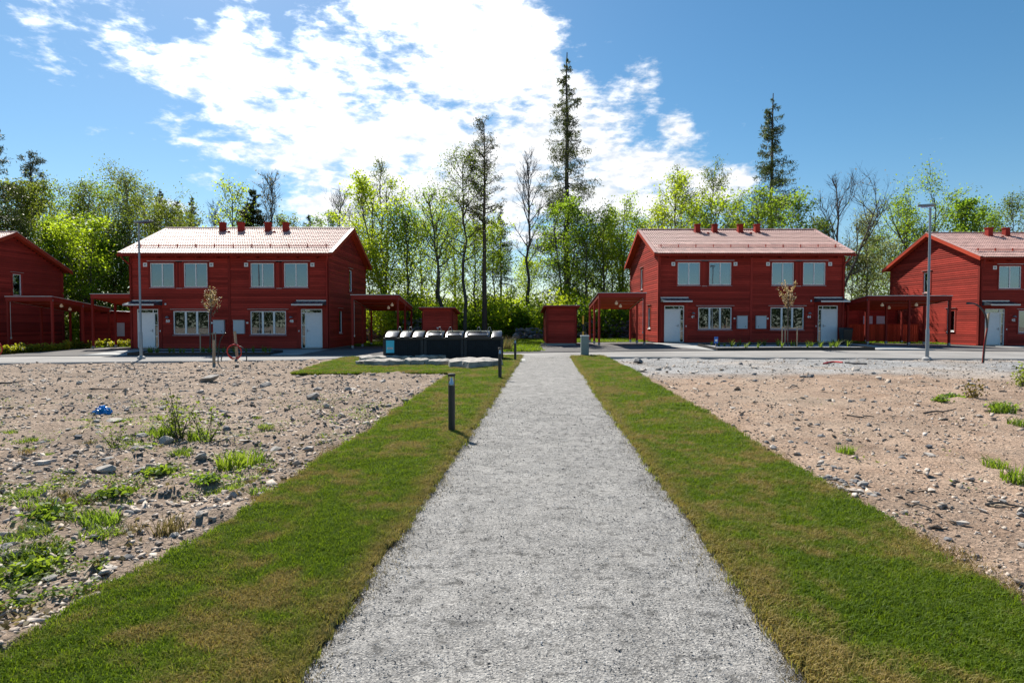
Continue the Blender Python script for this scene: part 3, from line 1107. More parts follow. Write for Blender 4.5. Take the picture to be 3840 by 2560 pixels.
def make_roof(root, order):
    """slab with overhang, tiles laid in courses on the slope to the camera; ORDER ranks the tiles that become parts of their own"""
    x0, x1 = -OVER_X, HW + OVER_X
    mb = MB()
    e0, r0 = roof_z(-OVER_Y), roof_z(RIDGE_Y)
    th = .17
    yb = HD + OVER_Y
    prof = [(-OVER_Y, e0 - th * .6), (-OVER_Y, e0 - .02), (RIDGE_Y, r0 - .02), (yb, e0 - .02), (yb, e0 - th * .6), (RIDGE_Y, r0 - th)]
    mb.prism(prof, 'x', x0 + .03, x1 - .03)
    roof = mb.build('roof', M['rough_red'], root)
    cols = int((x1 - x0 - .1) / TW); rows = 16
    sl = math.hypot(1, RS)
    items = []
    xs0 = x0 + ((x1 - x0) - cols * TW) / 2
    for r in range(rows):
        for c in range(cols):
            s = -.05 + r * TL
            y = -OVER_Y + s / sl
            items.append((xs0 + c * TW, y, e0 + (y + OVER_Y) * RS - .005))
    items.sort(key=order)
    for x, y, z in items[:300]:
        o = bpy.data.objects.new('roof_tile', TILE)
        o.location = (x + random.uniform(-.004, .004), y + random.uniform(-.006, .006), z + random.uniform(0, .004)); o.rotation_euler = (PITCHR + random.uniform(-.008, .008), 0, 0)
        link(o, roof)
    if len(items) > 300:
        tv = np.array(TV); cs, sn = math.cos(PITCHR), math.sin(PITCHR)
        rot = np.stack([tv[:, 0], tv[:, 1] * cs - tv[:, 2] * sn, tv[:, 1] * sn + tv[:, 2] * cs], -1)
        L = np.array(items[300:]) + rng.uniform(-.005, .005, (len(items) - 300, 3))
        V = (L[:, None, :] + rot[None]).reshape(-1, 3)
        F_ = (np.arange(len(L))[:, None, None] * len(TV) + np.array(TF)[None]).reshape(-1, 4)
        o = obj('roof_tile', np_mesh('roof_tile_courses', V, F_), M['tile'], roof, smooth=False); o['kind'] = 'stuff'
    # back slope: tiles seen from nowhere near, one corrugated sheet
    n = 168; v = []
    for i in range(n + 1):
        x = x0 + .04 + (x1 - x0 - .08) * i / n
        dz = .03 + .022 * math.cos(i * math.pi / 2)
        v += [(x, RIDGE_Y, r0 + dz), (x, yb, e0 + dz)]
    MB().add(v, [(2 * i, 2 * i + 1, 2 * i + 3, 2 * i + 2) for i in range(n)]).build('back_slope', M['tile'], roof, smooth=True)
    # ridge caps
    capm = None
    k = int((x1 - x0) / .40)
    for i in range(k):
        if capm is None:
            b = MB(); pts = [(math.cos(a) * .12, math.sin(a) * .085) for a in np.linspace(0, math.pi, 7)]
            b.prism(pts, 'x', 0, .43); capm = b.mesh('ridge_cap'); capm.materials.append(M['tile'])
        o = bpy.data.objects.new('ridge_cap', capm); o.location = (x0 + i * (x1 - x0) / k, RIDGE_Y, r0 + .025 + .003 * (i % 2)); link(o, roof)
    # barge boards and their sheet-metal covers along the gables
    for xg, s in ((x0, 1), (x1, -1)):
        for ya, yb_ in ((-OVER_Y - .02, RIDGE_Y), (RIDGE_Y, HD + OVER_Y + .02)):
            za, zb = roof_z(ya), roof_z(yb_)
            a, b = sorted((xg, xg + s * .032))
            MB().hexa([(a, ya, za - .21), (b, ya, za - .21), (b, yb_, zb - .21), (a, yb_, zb - .21)], [(a, ya, za + .05), (b, ya, za + .05), (b, yb_, zb + .05), (a, yb_, zb + .05)]).build('barge_board', M['rough_red'], roof)
            a, b = sorted((xg - s * .012, xg + s * .20))
            MB().hexa([(a, ya - .02, za + .052), (b, ya - .02, za + .052), (b, yb_, zb + .052), (a, yb_, zb + .052)], [(a, ya - .02, za + .072), (b, ya - .02, za + .072), (b, yb_, zb + .072), (a, yb_, zb + .072)]).build('barge_cover', M['tile'], roof)
    # snow rail with brackets
    ys = .55
    zs = roof_z(ys)
    b = MB().tube([(x0 + .5, ys, zs + .20), (x1 - .5, ys, zs + .20)], .016, 6).tube([(x0 + .5, ys, zs + .12), (x1 - .5, ys, zs + .12)], .016, 6)
    for i in range(11):
        x = x0 + .7 + i * (x1 - x0 - 1.4) / 10
        b.box(x - .02, ys - .02, zs, x + .02, ys + .06, zs + .24)
    b.build('snow_rail', M['rough_red'], roof)
    # ventilation stacks near the ridge and little vent tiles
    for xx in (3.72, 4.96, 6.78, 7.98):
        y = RIDGE_Y - .55
        z = roof_z(y) - .1
        st = MB().box(xx - .17, y - .17, z, xx + .17, y + .17, z + .62).build('roof_vent', M['trim'], roof)
        MB().box(xx - .21, y - .21, z + .625, xx + .21, y + .21, z + .68).build('vent_cap', M['trim'], st)
        MB().hexa([(xx - .24, y - .32, roof_z(y - .32) + .03), (xx + .24, y - .32, roof_z(y - .32) + .03), (xx + .24, y + .25, roof_z(y + .25) + .03), (xx - .24, y + .25, roof_z(y + .25) + .03)],
                  [(xx - .22, y - .3, roof_z(y - .3) + .075), (xx + .22, y - .3, roof_z(y - .3) + .075), (xx + .22, y + .23, roof_z(y + .23) + .075), (xx - .22, y + .23, roof_z(y + .23) + .075)]).build('vent_flashing', M['trim'], st)
    for xx in (4.34, 7.38):
        y = RIDGE_Y - 1.0
        MB().lathe([(0, roof_z(y) + .02), (.09, roof_z(y) + .02), (.09, roof_z(y) + .11), (.05, roof_z(y) + .15), (0, roof_z(y) + .15)], xx, y, 10).build('vent_tile', M['trim'], roof)
    # soffit boards under the front eave and rafter tails
    for i in range(3):
        ya = -OVER_Y + .04 + i * .15
        MB().hexa([(x0 + .05, ya, roof_z(ya) - .195), (x1 - .05, ya, roof_z(ya) - .195), (x1 - .05, ya + .14, roof_z(ya + .14) - .195), (x0 + .05, ya + .14, roof_z(ya + .14) - .195)],
                  [(x0 + .05, ya, roof_z(ya) - .175), (x1 - .05, ya, roof_z(ya) - .175), (x1 - .05, ya + .14, roof_z(ya + .14) - .175), (x0 + .05, ya + .14, roof_z(ya + .14) - .175)]).build('soffit_board', M['trim'], roof)
    for i in range(10):
        x = .6 + i * (HW - 1.2) / 9
        MB().hexa([(x - .03, -.42, 5.45), (x + .03, -.42, 5.45), (x + .03, 0, 5.45), (x - .03, 0, 5.45)], [(x - .03, -.42, 5.54), (x + .03, -.42, 5.54), (x + .03, 0, 5.72), (x - .03, 0, 5.72)]).build('rafter', M['trim'], roof)
    return roof


def gutter(root):
    x0, x1 = -OVER_X - .02, HW + OVER_X + .02
    pts = [(-OVER_Y - .01 - .065 + .065 * math.cos(a), 5.63 + .065 * math.sin(a)) for a in np.linspace(math.pi, 2 * math.pi, 7)]
    pts2 = [(y + (.004 if i < 3 else -.004 if i > 3 else 0), z + .006) for i, (y, z) in enumerate(pts)][::-1]
    MB().prism(pts + pts2, 'x', x0, x1).build('gutter', M['trim'], root)
    for xd, s in ((.02, 1), (HW - .02, -1)):
        xx = xd + s * -.17
        MB().tube([(xx, -.57, 5.60), (xx, -.57, 5.48), (xx + s * .04, -.48, 5.36), (xd + s * .04, -.14, 5.05), (xd + s * .04, -.095, 4.95), (xd + s * .04, -.095, .12), (xd + s * .04, -.15, .03)], .042, 8).build('downpipe', M['trim'], root, smooth=True)


def door_set(root, mirror):
    """front door with sidelight, transom, trim, canopy, lamp and bell; built for the left half, mirrored for the right"""
    X = (lambda x: x) if not mirror else (lambda x: HW - x)
    def bx(mb, x0, y0, z0, x1, y1, z1):
        a, b = sorted((X(x0), X(x1)))
        return mb.box(a, y0, z0, b, y1, z1)
    mb = MB()
    bx(mb, .37, -.012, .03, .43, .09, 2.38); bx(mb, 1.61, -.012, .03, 1.66, .09, 2.38)
    bx(mb, .43, -.012, 2.33, 1.61, .09, 2.38); bx(mb, .43, -.010, 2.10, 1.61, .09, 2.16); bx(mb, 1.37, -.010, .03, 1.43, .09, 2.10)
    bx(mb, 1.32, -.008, 2.16, 1.36, .09, 2.33)
    for z in (.72, 1.42): bx(mb, 1.43, -.006, z - .016, 1.61, .06, z + .016)
    fr = mb.build('door_frame', M['white'], root)
    for a, b, c, d in ((.43, 1.32, 2.16, 2.33), (1.36, 1.61, 2.16, 2.33), (1.43, 1.61, .06, .704), (1.43, 1.61, .736, 1.404), (1.43, 1.61, 1.436, 2.10)):
        bx(MB(), a - .003, .03, c - .003, b + .003, .04, d + .003).build('pane', M['glass'], fr)
    bx(MB(), .3, .9, 0, 1.8, .92, 2.5).build('hallway', M['interior'], fr)
    dl = bx(MB(), .433, .012, .05, 1.367, .065, 2.097).build('door', M['white_door'], root)
    hb = MB(); bx(hb, 1.27, -.012, .98, 1.30, .012, 1.16); bx(hb, 1.14, -.045, 1.055, 1.29, -.03, 1.075); bx(hb, 1.275, -.045, 1.055, 1.295, -.012, 1.075)
    hb.build('handle', M['galv'], dl)
    MBt = MB(); bx(MBt, .43, -.06, -.02, 1.61, .0, .03); MBt.build('threshold', M['sheet'], fr)
    for a, b, c, d in ((.12, .365, 0, 2.52), (1.665, 1.90, 0, 2.52)):
        n = 2
        for i in range(n):
            w = (b - a) / n
            bx(MB(), a + i * w + .003, -.05, c, a + (i + 1) * w - .003, -.002, d).build('trim_board', M['trim'], fr)
    bx(MB(), .365, -.048, 2.385, 1.665, -.002, 2.52).build('trim_board', M['trim'], fr)
    # canopy: sloping standing-seam sheet with side cheek and pale edge
    c = MB()
    a, b = sorted((X(.08), X(1.92)))
    c.hexa([(a, -.90, 2.62), (b, -.90, 2.62), (b, -.03, 2.80), (a, -.03, 2.80)], [(a, -.90, 2.66), (b, -.90, 2.66), (b, -.03, 2.85), (a, -.03, 2.85)])
    for i in range(6):
        x = a + .02 + i * (b - a - .04) / 5
        c.hexa([(x - .012, -.89, 2.662), (x + .012, -.89, 2.662), (x + .012, -.03, 2.852), (x - .012, -.03, 2.852)], [(x - .006, -.89, 2.69), (x + .006, -.89, 2.69), (x + .006, -.03, 2.88), (x - .006, -.03, 2.88)])
    cn = c.build('door_canopy', M['canopy'], root)
    MB().box(a - .01, -.93, 2.575, b + .01, -.902, 2.665).build('canopy_edge', M['flash'], cn)
    MB().box(a - .01, -.06, 2.855, b + .01, -.028, 2.93).build('wall_flashing', M['flash'], cn)
    for x in (a, b - .02):
        MB().prism([(-.89, 2.60), (-.03, 2.60), (-.03, 2.79), (-.89, 2.612)], 'x', x, x + .02).build('canopy_cheek', M['canopy'], cn)
    # lamp over the number, sensor, bell push, small white socket
    lx = X(2.24)
    MB().lathe([(.0, 1.96), (.05, 1.95), (.10, 1.89), (.115, 1.84), (.10, 1.835)], lx, -.12, 14).build('wall_lamp', M['galv'], root, smooth=True)
    MB().lathe([(0, 2.62), (.04, 2.63), (.06, 2.68), (.04, 2.73), (0, 2.74)], X(2.13), -.06, 12).build('outdoor_socket', M['white'], root, smooth=True)
    bx(MB(), 1.76, -.075, 1.0, 1.81, -.052, 1.09).build('bell_push', M['white'], root)
    bx(MB(), 4.88, -.06, 1.49, 4.99, -.027, 1.59).build('socket_box', M['white'], root)
    m = bx(MB(), 5.08, -.20, .88, 5.73, -.03, 1.70).build('meter_box', M['meter'], root, bevel=.006)
    hb = MB(); bx(hb, 5.05, -.23, 1.703, 5.76, -.03, 1.725); hb.build('meter_box_lid', M['galv'], m)
    hb = MB(); bx(hb, 5.58, -.212, .99, 5.62, -.201, 1.05); hb.build('lock', M['black'], m)
    for xv in (.81, 4.84):
        a, b = sorted((X(xv), X(xv + .235)))
        v = MB().box(a, -.055, 4.95, b, -.027, 5.185).build('vent_cover', M['white'], root)
        MB().box(a + .06, -.062, 5.01, b - .06, -.0555, 5.125).build('vent_louvre', M['galv'], v)


def make_house(x0, y0, z0, label, numbers, gables, order, curtains=None, front=True):
    h = empty('house', (x0, y0, z0), 0, label, 'house', 'red two-storey houses along the road')
    win = []
    for mir in (False, True):
        X = (lambda x: x) if not mir else (lambda x: HW - x)
        for a, b, c, d, n in ((1.22, 2.67, 3.70, 5.17, 2), (3.27, 4.70, 3.70, 5.17, 2), (2.58, 4.75, .82, 2.26, 3)):
            p, q = sorted((X(a), X(b)))
            win.append((p, q, c, d, n))
    doors = [(.37, 1.66, -.02, 2.38), (HW - 1.66, HW - .37, -.02, 2.38)]
    op = [w[:4] for w in win] + doors
    mids = [(2.77, 3.17, 3.66, 5.27), (HW - 3.17, HW - 2.77, 3.66, 5.27)]
    make_wall(h, 'front', HW, op + (mids if front else []), False, boards=front, splits=(HW / 2,))
    for i, (p, q, c, d, n) in enumerate(win):
        cu = None
        if curtains and n == 2:
            cu = [(p + (q - p) * .52, q - .09)]
        window(h, 'front', p, q, c, d, n, curtain=cu, flash=(n == 3))
    for a, b, c, d in mids:
        n = 4
        for i in range(n):
            w = (b - a) / n
            MB().box(a + i * w + .004, -.03, c - .01, a + (i + 1) * w - .004, -.003, d - .06).build('panel_board', M['trim'], h)
        MB().box(a + .03, -.06, c - .035, b - .03, -.003, c - .012).build('panel_sill', M['flash'], h)
    for mir in (False, True):
        a, b = (1.05, 4.88) if not mir else (HW - 4.88, HW - 1.05)
        MB().box(a, -.09, 5.285, b, -.027, 5.31).build('head_flashing', M['flash'], h)
        door_set(h, mir)
        text_obj(numbers[1 if mir else 0], .235, h, ((HW - 2.24) if mir else 2.24, -.036, 1.64), M['white'])
    for key in ('left', 'right'):
        g = key in gables
        uu = (lambda u: u) if key == 'right' else (lambda u: HD - u)
        wins = []
        for a, b, c, d in ((4.62, 5.32, 3.68, 5.16), (2.12, 2.82, .88, 2.36)):
            p, q = sorted((uu(a), uu(b)))
            wins.append((p, q, c, d))
        make_wall(h, key, HD, wins if g else [], True, boards=g)
        if g:
            for p, q, c, d in wins: window(h, key, p, q, c, d, 1, trim=.12)
    make_wall(h, 'back', HW, [], False, boards=False)
    # corner boards, centre board, base
    for x in (-.035, HW - .115):
        MB().box(x, -.052, 0, x + .15, -.002, 5.55).build('corner_board', M['trim'], h)
    for x in (-.052, HW + .002):
        for y in (.0, HD - .15):
            MB().box(x, y - .052 if y == 0 else y, 0, x + .05, y + .12 if y == 0 else y + .19, 5.55).build('corner_board', M['trim'], h)
    MB().box(HW / 2 - .075, -.050, 0, HW / 2 + .075, -.002, 5.5).build('centre_board', M['trim'], h)
    MB().box(.02, .02, -.7, HW - .02, HD - .02, -.03).build('foundation', M['plinth'], h)
    make_roof(h, order)
    gutter(h)
    return h


near_eave = lambda t: (t[1], abs(t[0] - HW / 2))
H50 = (-23.24, 36.5, .27); H46 = (9.54, 38.94, .55); H42 = (30.62, 39.2, .34); H52 = (-34.3 - HW, 36.5, .0)
make_house(*H50, 'red two-storey wooden house with doors 50 and 48, left of the gravel path', ('50', '48'), ('right', 'left'), near_eave)
make_house(*H46, 'red two-storey wooden house with doors 46 and 44, right of the gravel path', ('46', '44'), ('left',), near_eave, curtains=True)
make_house(*H42, 'red wooden house with door 42 and a sunlit gable behind the right street lamp', ('42', '40'), ('left',), lambda t: (round(t[0] / 4.9), t[1]))
make_house(*H52, 'red wooden house whose shaded gable is cut by the left picture edge', ('54', '52'), ('right',), lambda t: (-t[0], -t[1]), front=False)

# ------------------------------------------------------------------ carports


def carport(x0, x1, y0, y1, zf, zb, nrows, label, lamps, pipes_x, cols=None, dark=False):
    z00 = float(gz((x0 + x1) / 2, y0))
    c = empty('carport', ((x0 + x1) / 2, y0, z00), 0, label, 'carport', 'open red carports beside the houses')
    X0, X1 = x0 - (x0 + x1) / 2, x1 - (x0 + x1) / 2
    D = y1 - y0
    zf -= z00; zb -= z00
    sl = lambda y: zf + (zb - zf) * y / D
    fh = .30
    # sheet-metal roof edge, roof deck, fascias, ceiling boards
    o = .05
    e = MB().hexa([(X0 - o, -o, sl(-o) - .035), (X1 + o, -o, sl(-o) - .035), (X1 + o, D + o, sl(D + o) - .035), (X0 - o, D + o, sl(D + o) - .035)],
                  [(X0 - o, -o, sl(-o)), (X1 + o, -o, sl(-o)), (X1 + o, D + o, sl(D + o)), (X0 - o, D + o, sl(D + o))]).build('roof', M['flash'], c)
    MB().box(X0, -.03, zf - fh, X1, .03, zf - .037).build('fascia', M['trim'], c)
    MB().box(X0, D - .03, zb - fh, X1, D + .03, zb - .037).build('fascia', M['trim'], c)
    for xa in (X0 - .0, X1 - .06):
        MB().hexa([(xa, .032, sl(.03) - fh), (xa + .06, .032, sl(.03) - fh), (xa + .06, D - .032, sl(D - .03) - fh), (xa, D - .032, sl(D - .03) - fh)],
                  [(xa, .032, sl(.03) - .037), (xa + .06, .032, sl(.03) - .037), (xa + .06, D - .032, sl(D - .03) - .037), (xa, D - .032, sl(D - .03) - .037)]).build('fascia', M['trim'], c)
    n = int(D / .16)
    bl = MB()
    bl.hexa([(X0 + .061, 0, -.022), (X1 - .061, 0, -.022), (X1 - .061, .15, -.022), (X0 + .061, .15, -.022)], [(X0 + .061, 0, 0), (X1 - .061, 0, 0), (X1 - .061, .15, 0), (X0 + .061, .15, 0)])
    bme = bl.mesh('ceiling_board'); bme.materials.append(M['rough_red'])
    for i in range(n):
        y = .04 + i * (D - .08) / n
        b = bpy.data.objects.new('ceiling_board', bme); b.location = (0, y, sl(y) - fh + .06); b.rotation_euler = (math.atan((zb - zf) / D), 0, 0); link(b, c)
    px = cols if cols else [X0 + .06, X1 - .06]
    for xx in px:
        for r in range(nrows):
            y = .06 + r * (D - .12) / (nrows - 1)
            zt = sl(y) - fh + .1
            zg = float(gz((x0 + x1) / 2 + xx, y0 + y)) - z00
            p = MB().box(xx - .058, y - .058, zg + .10, xx + .058, y + .058, zt).build('post', M['trim'], c, bevel=.006)
            MB().box(xx - .064, y - .064, zg + .06, xx + .064, y + .064, zg + .22).box(xx - .02, y - .02, zg - .1, xx + .02, y + .02, zg + .06).build('post_shoe', M['galv'], p)
            MB().box(xx - .066, y - .03, zt - .12, xx + .066, y + .03, zt + .02).build('post_bracket', M['galv'], p)
    for lx, ly in lamps:
        zt = sl(ly) - fh + .055
        l = MB().lathe([(0, zt), (.045, zt), (.045, zt - .06), (.035, zt - .065), (0, zt - .065)], lx, ly, 12).build('ceiling_lamp', M['white'], c, smooth=True)
        MB().lathe([(0, zt - .066), (.05, zt - .07), (.095, zt - .13), (.10, zt - .18), (.07, zt - .235), (0, zt - .25)], lx, ly, 16).build('globe', M['globe'], l, smooth=True)
        MB().tube([(lx, ly, zt - .012), (pipes_x, ly, zt - .012)], .010, 6).build('cable_pipe', M['flash'], c)
    zt = sl(.10) - fh
    y_ = .13
    mb = MB().tube([(pipes_x, y_, .85), (pipes_x, y_, zt - .02), (pipes_x, y_ + .25, sl(.3) - fh - .02), (pipes_x, D - .2, sl(D - .2) - fh - .02)], .013, 6)
    mb.box(pipes_x - .04, y_ - .03, .75, pipes_x + .04, y_ + .03, .86)
    mb.build('cable_pipe', M['flash'], c)
    return c


carport(-10.0, -7.05, 37.2, 42.3, 3.56, 2.95, 3, 'red carport beside door 48, behind the waste containers', [(.75, 1.6), (.25, 2.9)], -1.33)
carport(5.2, 8.05, 36.0, 40.4, 3.63, 3.02, 3, 'red carport left of door 46, casting its shadow on the asphalt', [(-.1, 1.4), (.35, 2.5)], 1.28)
carport(22.3, 27.55, 37.5, 42.2, 3.52, 2.98, 3, 'wide red carport between door 44 and the sunlit gable of 42', [(-.85, 1.4), (.35, 2.6), (1.3, 1.3)], 2.5, cols=[-2.56, 0.02, 2.56])
carport(-31.8, -28.9, 37.6, 43.0, 3.48, 2.88, 3, 'red carport beside the shaded gable at the left picture edge', [(.9, 1.5), (.2, 3.2)], -1.3)
carport(-27.1, -24.3, 38.5, 43.0, 3.68, 3.12, 3, 'red carport left of door 50, close to the house corner', [(.5, 2.4)], 1.2)

# ------------------------------------------------------------------ sheds


def shed(x0, x1, y0, y1, zf, zb, label, key_faces, extra=None, slope='back'):
    cx = (x0 + x1) / 2
    z00 = float(gz(cx, y0))
    s = empty('shed', (cx, y0, z00), 0, label, 'shed', 'small red storage sheds')
    X0, X1, D = x0 - cx, x1 - cx, y1 - y0
    zf -= z00; zb -= z00
    top = (lambda x, y: zf + (zb - zf) * y / D) if slope == 'back' else (lambda x, y: zf + (zb - zf) * (x - X0) / (X1 - X0))
    bz = .14
    MB().box(X0 + .02, .02, -.3, X1 - .02, D - .02, bz).build('foundation', M['concrete'], s)
    faces = {'front': ((X0, 0), 0, X1 - X0), 'right': ((X1, 0), 90, D), 'left': ((X0, D), -90, D), 'back': ((X1, D), 180, X1 - X0)}
    for k, ((ox, oy), ang, wd) in faces.items():
        mt = Matrix.Translation((ox, oy, 0)) @ Matrix.Rotation(R(ang), 4, 'Z')
        def tz(u):
            p = mt @ Vector((u, 0, 0)); return top(p.x, p.y) - .10
        w = MB().prism([(0, bz), (wd, bz), (wd, tz(wd)), (0, tz(0))], 'y', 0, .09).build('wall', M['backing'] if k in key_faces else M['board'], s)
        w.matrix_local = mt
        if k not in key_faces: continue
        z = bz
        while z < max(tz(0), tz(wd)):
            a, b = .05, wd - .05
            t0, t1 = tz(a), tz(b)
            if z + ROW > min(t0, t1) and abs(t0 - t1) > .02:
                q = (z + ROW - t0) / (t1 - t0)
                if t0 < t1: a = max(a, a + (b - a) * q)
                else: b = min(b, a + (b - a) * q)
            elif z + ROW * .6 > min(t0, t1): break
            if b - a > .1:
                o = bpy.data.objects.new('wall_board', BOARD); o.location = (a, -.001, z); o.scale = (b - a, 1, 1); link(o, w)
            z += ROW
    for x in (X0 - .03, X1 - .09):
        MB().box(x, -.05, bz, x + .12, -.002, top(x + .06, 0) - .11).build('corner_board', M['trim'], s)
    for x, y in ((X0 - .05, 0), (X1 + .002, 0), (X0 - .05, D - .12), (X1 + .002, D - .12)):
        MB().box(x, y - (.05 if y == 0 else 0), bz, x + .048, y + .12, top(x, y + .1) - .11).build('corner_board', M['trim'], s)
    o = .22
    R4 = [(X0 - o, -o), (X1 + o, -o), (X1 + o, D + o), (X0 - o, D + o)]
    rf = MB().hexa([(x, y, top(x, y) - .10) for x, y in R4], [(x, y, top(x, y) - .02) for x, y in R4]).build('roof', M['trim'], s)
    o = .24
    R4 = [(X0 - o, -o), (X1 + o, -o), (X1 + o, D + o), (X0 - o, D + o)]
    MB().hexa([(x, y, top(x, y) - .018) for x, y in R4], [(x, y, top(x, y)) for x, y in R4]).build('roof_sheet', M['sheet'], rf)
    if extra: extra(s, X0, X1, D, zf)
    return s


shed(-5.55, -3.72, 37.2, 40.4, 2.76, 2.50, 'small red shed half hidden behind the waste containers', ('front', 'right'),
     lambda s, a, b, d, z: MB().box(-.05, -.05, 1.22, .07, -.028, 1.30).build('wall_vent', M['flash'], s))
shed(2.18, 4.0, 37.3, 40.6, 2.88, 2.58, 'small red shed right of the gravel path, on a pale concrete base', ('front', 'left'))
shed(-32.2, -28.3, 44.6, 47.6, 2.80, 2.62, 'low dark red shed behind the hedge between the two left houses', ('front',),
     lambda s, a, b, d, z: MB().box(.75, -.045, .75, 1.35, -.028, 1.75).build('panel', M['meter'], s), slope='side')
shed(22.3, 25.6, 44.2, 47.0, 2.62, 2.98, 'red shed with rising roof edge behind the black rubbish bin', ('front',), slope='side')


def white_doors(s, a, b, d, z):
    for x in (-.75, .28):
        MB().box(x, -.05, .95, x + .72, -.028, 2.0).build('panel', M['meter'], s)


shed(26.2, 29.9, 46.5, 48.8, 3.0, 2.85, 'dark red shed with two pale panels, seen through the wide carport', ('front',), white_doors)


def low_fence(x0, x1, y, h, label):
    z = float(gz((x0 + x1) / 2, y))
    f = empty('board_fence', ((x0 + x1) / 2, y, z), 0, label, 'fence')
    n = int((x1 - x0) / .145)
    me = MB().box(0, 0, .10, .138, .022, h).mesh('fence_board'); me.materials.append(M['rough_red'])
    for i in range(n):
        o = bpy.data.objects.new('fence_board', me); o.location = (-(x1 - x0) / 2 + i * (x1 - x0) / n, random.uniform(-.002, .002), 0); link(o, f)
    MB().box(-(x1 - x0) / 2 - .03, -.03, h + .002, (x1 - x0) / 2 + .03, .06, h + .04).build('top_rail', M['trim'], f)
    for x in (-(x1 - x0) / 2, 0, (x1 - x0) / 2 - .1):
        MB().box(x, .024, -.1, x + .1, .12, h - .01).build('fence_post', M['trim'], f)


low_fence(24.0, 29.2, 42.9, 1.35, 'low red board fence under the back edge of the wide carport')

# ------------------------------------------------------------------ paving, beds
# left house
xribbon('pavement', const(33.9), const(36.46), -23.3, -11.3, 40, 4, .05, M['pave'])
xribbon('pavement', lambda x: 31.9 + .0 * x, const(33.89), -23.2, -20.8, 12, 4, .046, M['pave'])
xribbon('pavement', lambda x: 31.9 + .0 * x, const(33.89), -12.9, -11.4, 12, 4, .046, M['pave'])
# right house
xribbon('pavement', const(35.4), const(38.9), 9.2, 21.7, 40, 4, .05, M['pave'])
xribbon('pavement', lambda x: np.clip(35.38 - (x - 9.2) * 2.2, 31.85, 35.36), const(35.38), 9.25, 10.9, 12, 6, .046, M['pave'])
xribbon('pavement', const(31.85), const(35.38), 19.6, 22.6, 12, 6, .046, M['pave'])
xribbon('pavement', const(36.2), const(39.15), 31.0, 40, 30, 4, .05, M['pave'])


def bed(x0, x1, y0, y1):
    o = xribbon('planting_bed', const(y0), const(y1), x0, x1, 50, 10, .10, M['concrete_gravel'], skirt=.2)
    zs = [float(gz(x, y0)) for x in (x0, x1)]
    mb = MB()
    for (xa, ya), (xb, yb) in (((x0, y0), (x1, y0)), ((x0, y1), (x1, y1)), ((x0, y0), (x0, y1)), ((x1, y0), (x1, y1))):
        n = 12
        for i in range(n):
            p = [(xa + (xb - xa) * t / n, ya + (yb - ya) * t / n) for t in (i, i + 1)]
            za, zb = (float(gz(*q)) for q in p)
            dx, dy = (0, .012) if ya == yb else (.012, 0)
            mb.hexa([(p[0][0] - dx, p[0][1] - dy, za - .05), (p[1][0] - dx, p[1][1] - dy, zb - .05), (p[1][0] + dx, p[1][1] + dy, zb - .05), (p[0][0] + dx, p[0][1] + dy, za - .05)],
                    [(p[0][0] - dx, p[0][1] - dy, za + .17), (p[1][0] - dx, p[1][1] - dy, zb + .17), (p[1][0] + dx, p[1][1] + dy, zb + .17), (p[0][0] + dx, p[0][1] + dy, za + .17)])
    mb.build('edging_shade_strip', M['black'], o)  # black edging whose dark front also stands in for the shadow gap


def cgravel():
    t = NT('light_grey_bed_gravel')
    w = t.pos('World')
    vc = t.n('ShaderNodeTexVoronoi'); t.l(w, vc.inputs['Vector']); vc.inputs['Scale'].default_value = 22
    c = t.n('ShaderNodeSeparateXYZ'); t.l(vc.outputs['Color'], c.inputs[0])
    t.bsdf(t.ramp(c.outputs[0], [(0, .2), (.4, .32), (1, .44)]), .9, t.bump(vc.outputs['Distance'], .7, .03))
    return t.m


M['concrete_gravel'] = cgravel()
bed(-20.6, -13.0, 31.95, 33.85)
bed(11.0, 19.4, 31.9, 35.3)

# ------------------------------------------------------------------ waste containers
BY = 27.3                                  # front face


def bx_at(px, y):                          # world x of a photograph column at distance y
    return (px - 1920.0) / FPX * y


CB = .2                                    # depth of front slope
cz = float(gz(-3, BY))
xa, xb = bx_at(1435, BY), bx_at(1888, BY)
xs_ = [xa, bx_at(1588, BY), bx_at(1739, BY), xb]
obj('concrete_pad', MB().box(xa - .35, BY - .55, cz - .2, xb + 1.0, BY + 1.75, cz + .07).mesh('concrete_pad'), M['concrete'])['kind'] = 'structure'
CH = .99                                   # cabinet height
CD = 1.15


def lid_profile(n=9, h=.30):
    """side view of a curved lid: rises from the front edge and rolls back"""
    return [(CD * .98 * (.5 - .5 * math.cos(math.pi * i / n)) * .92 + .0, h * math.sin(math.pi * (.08 + .84 * i / n)) ** .8) for i in range(n + 1)]


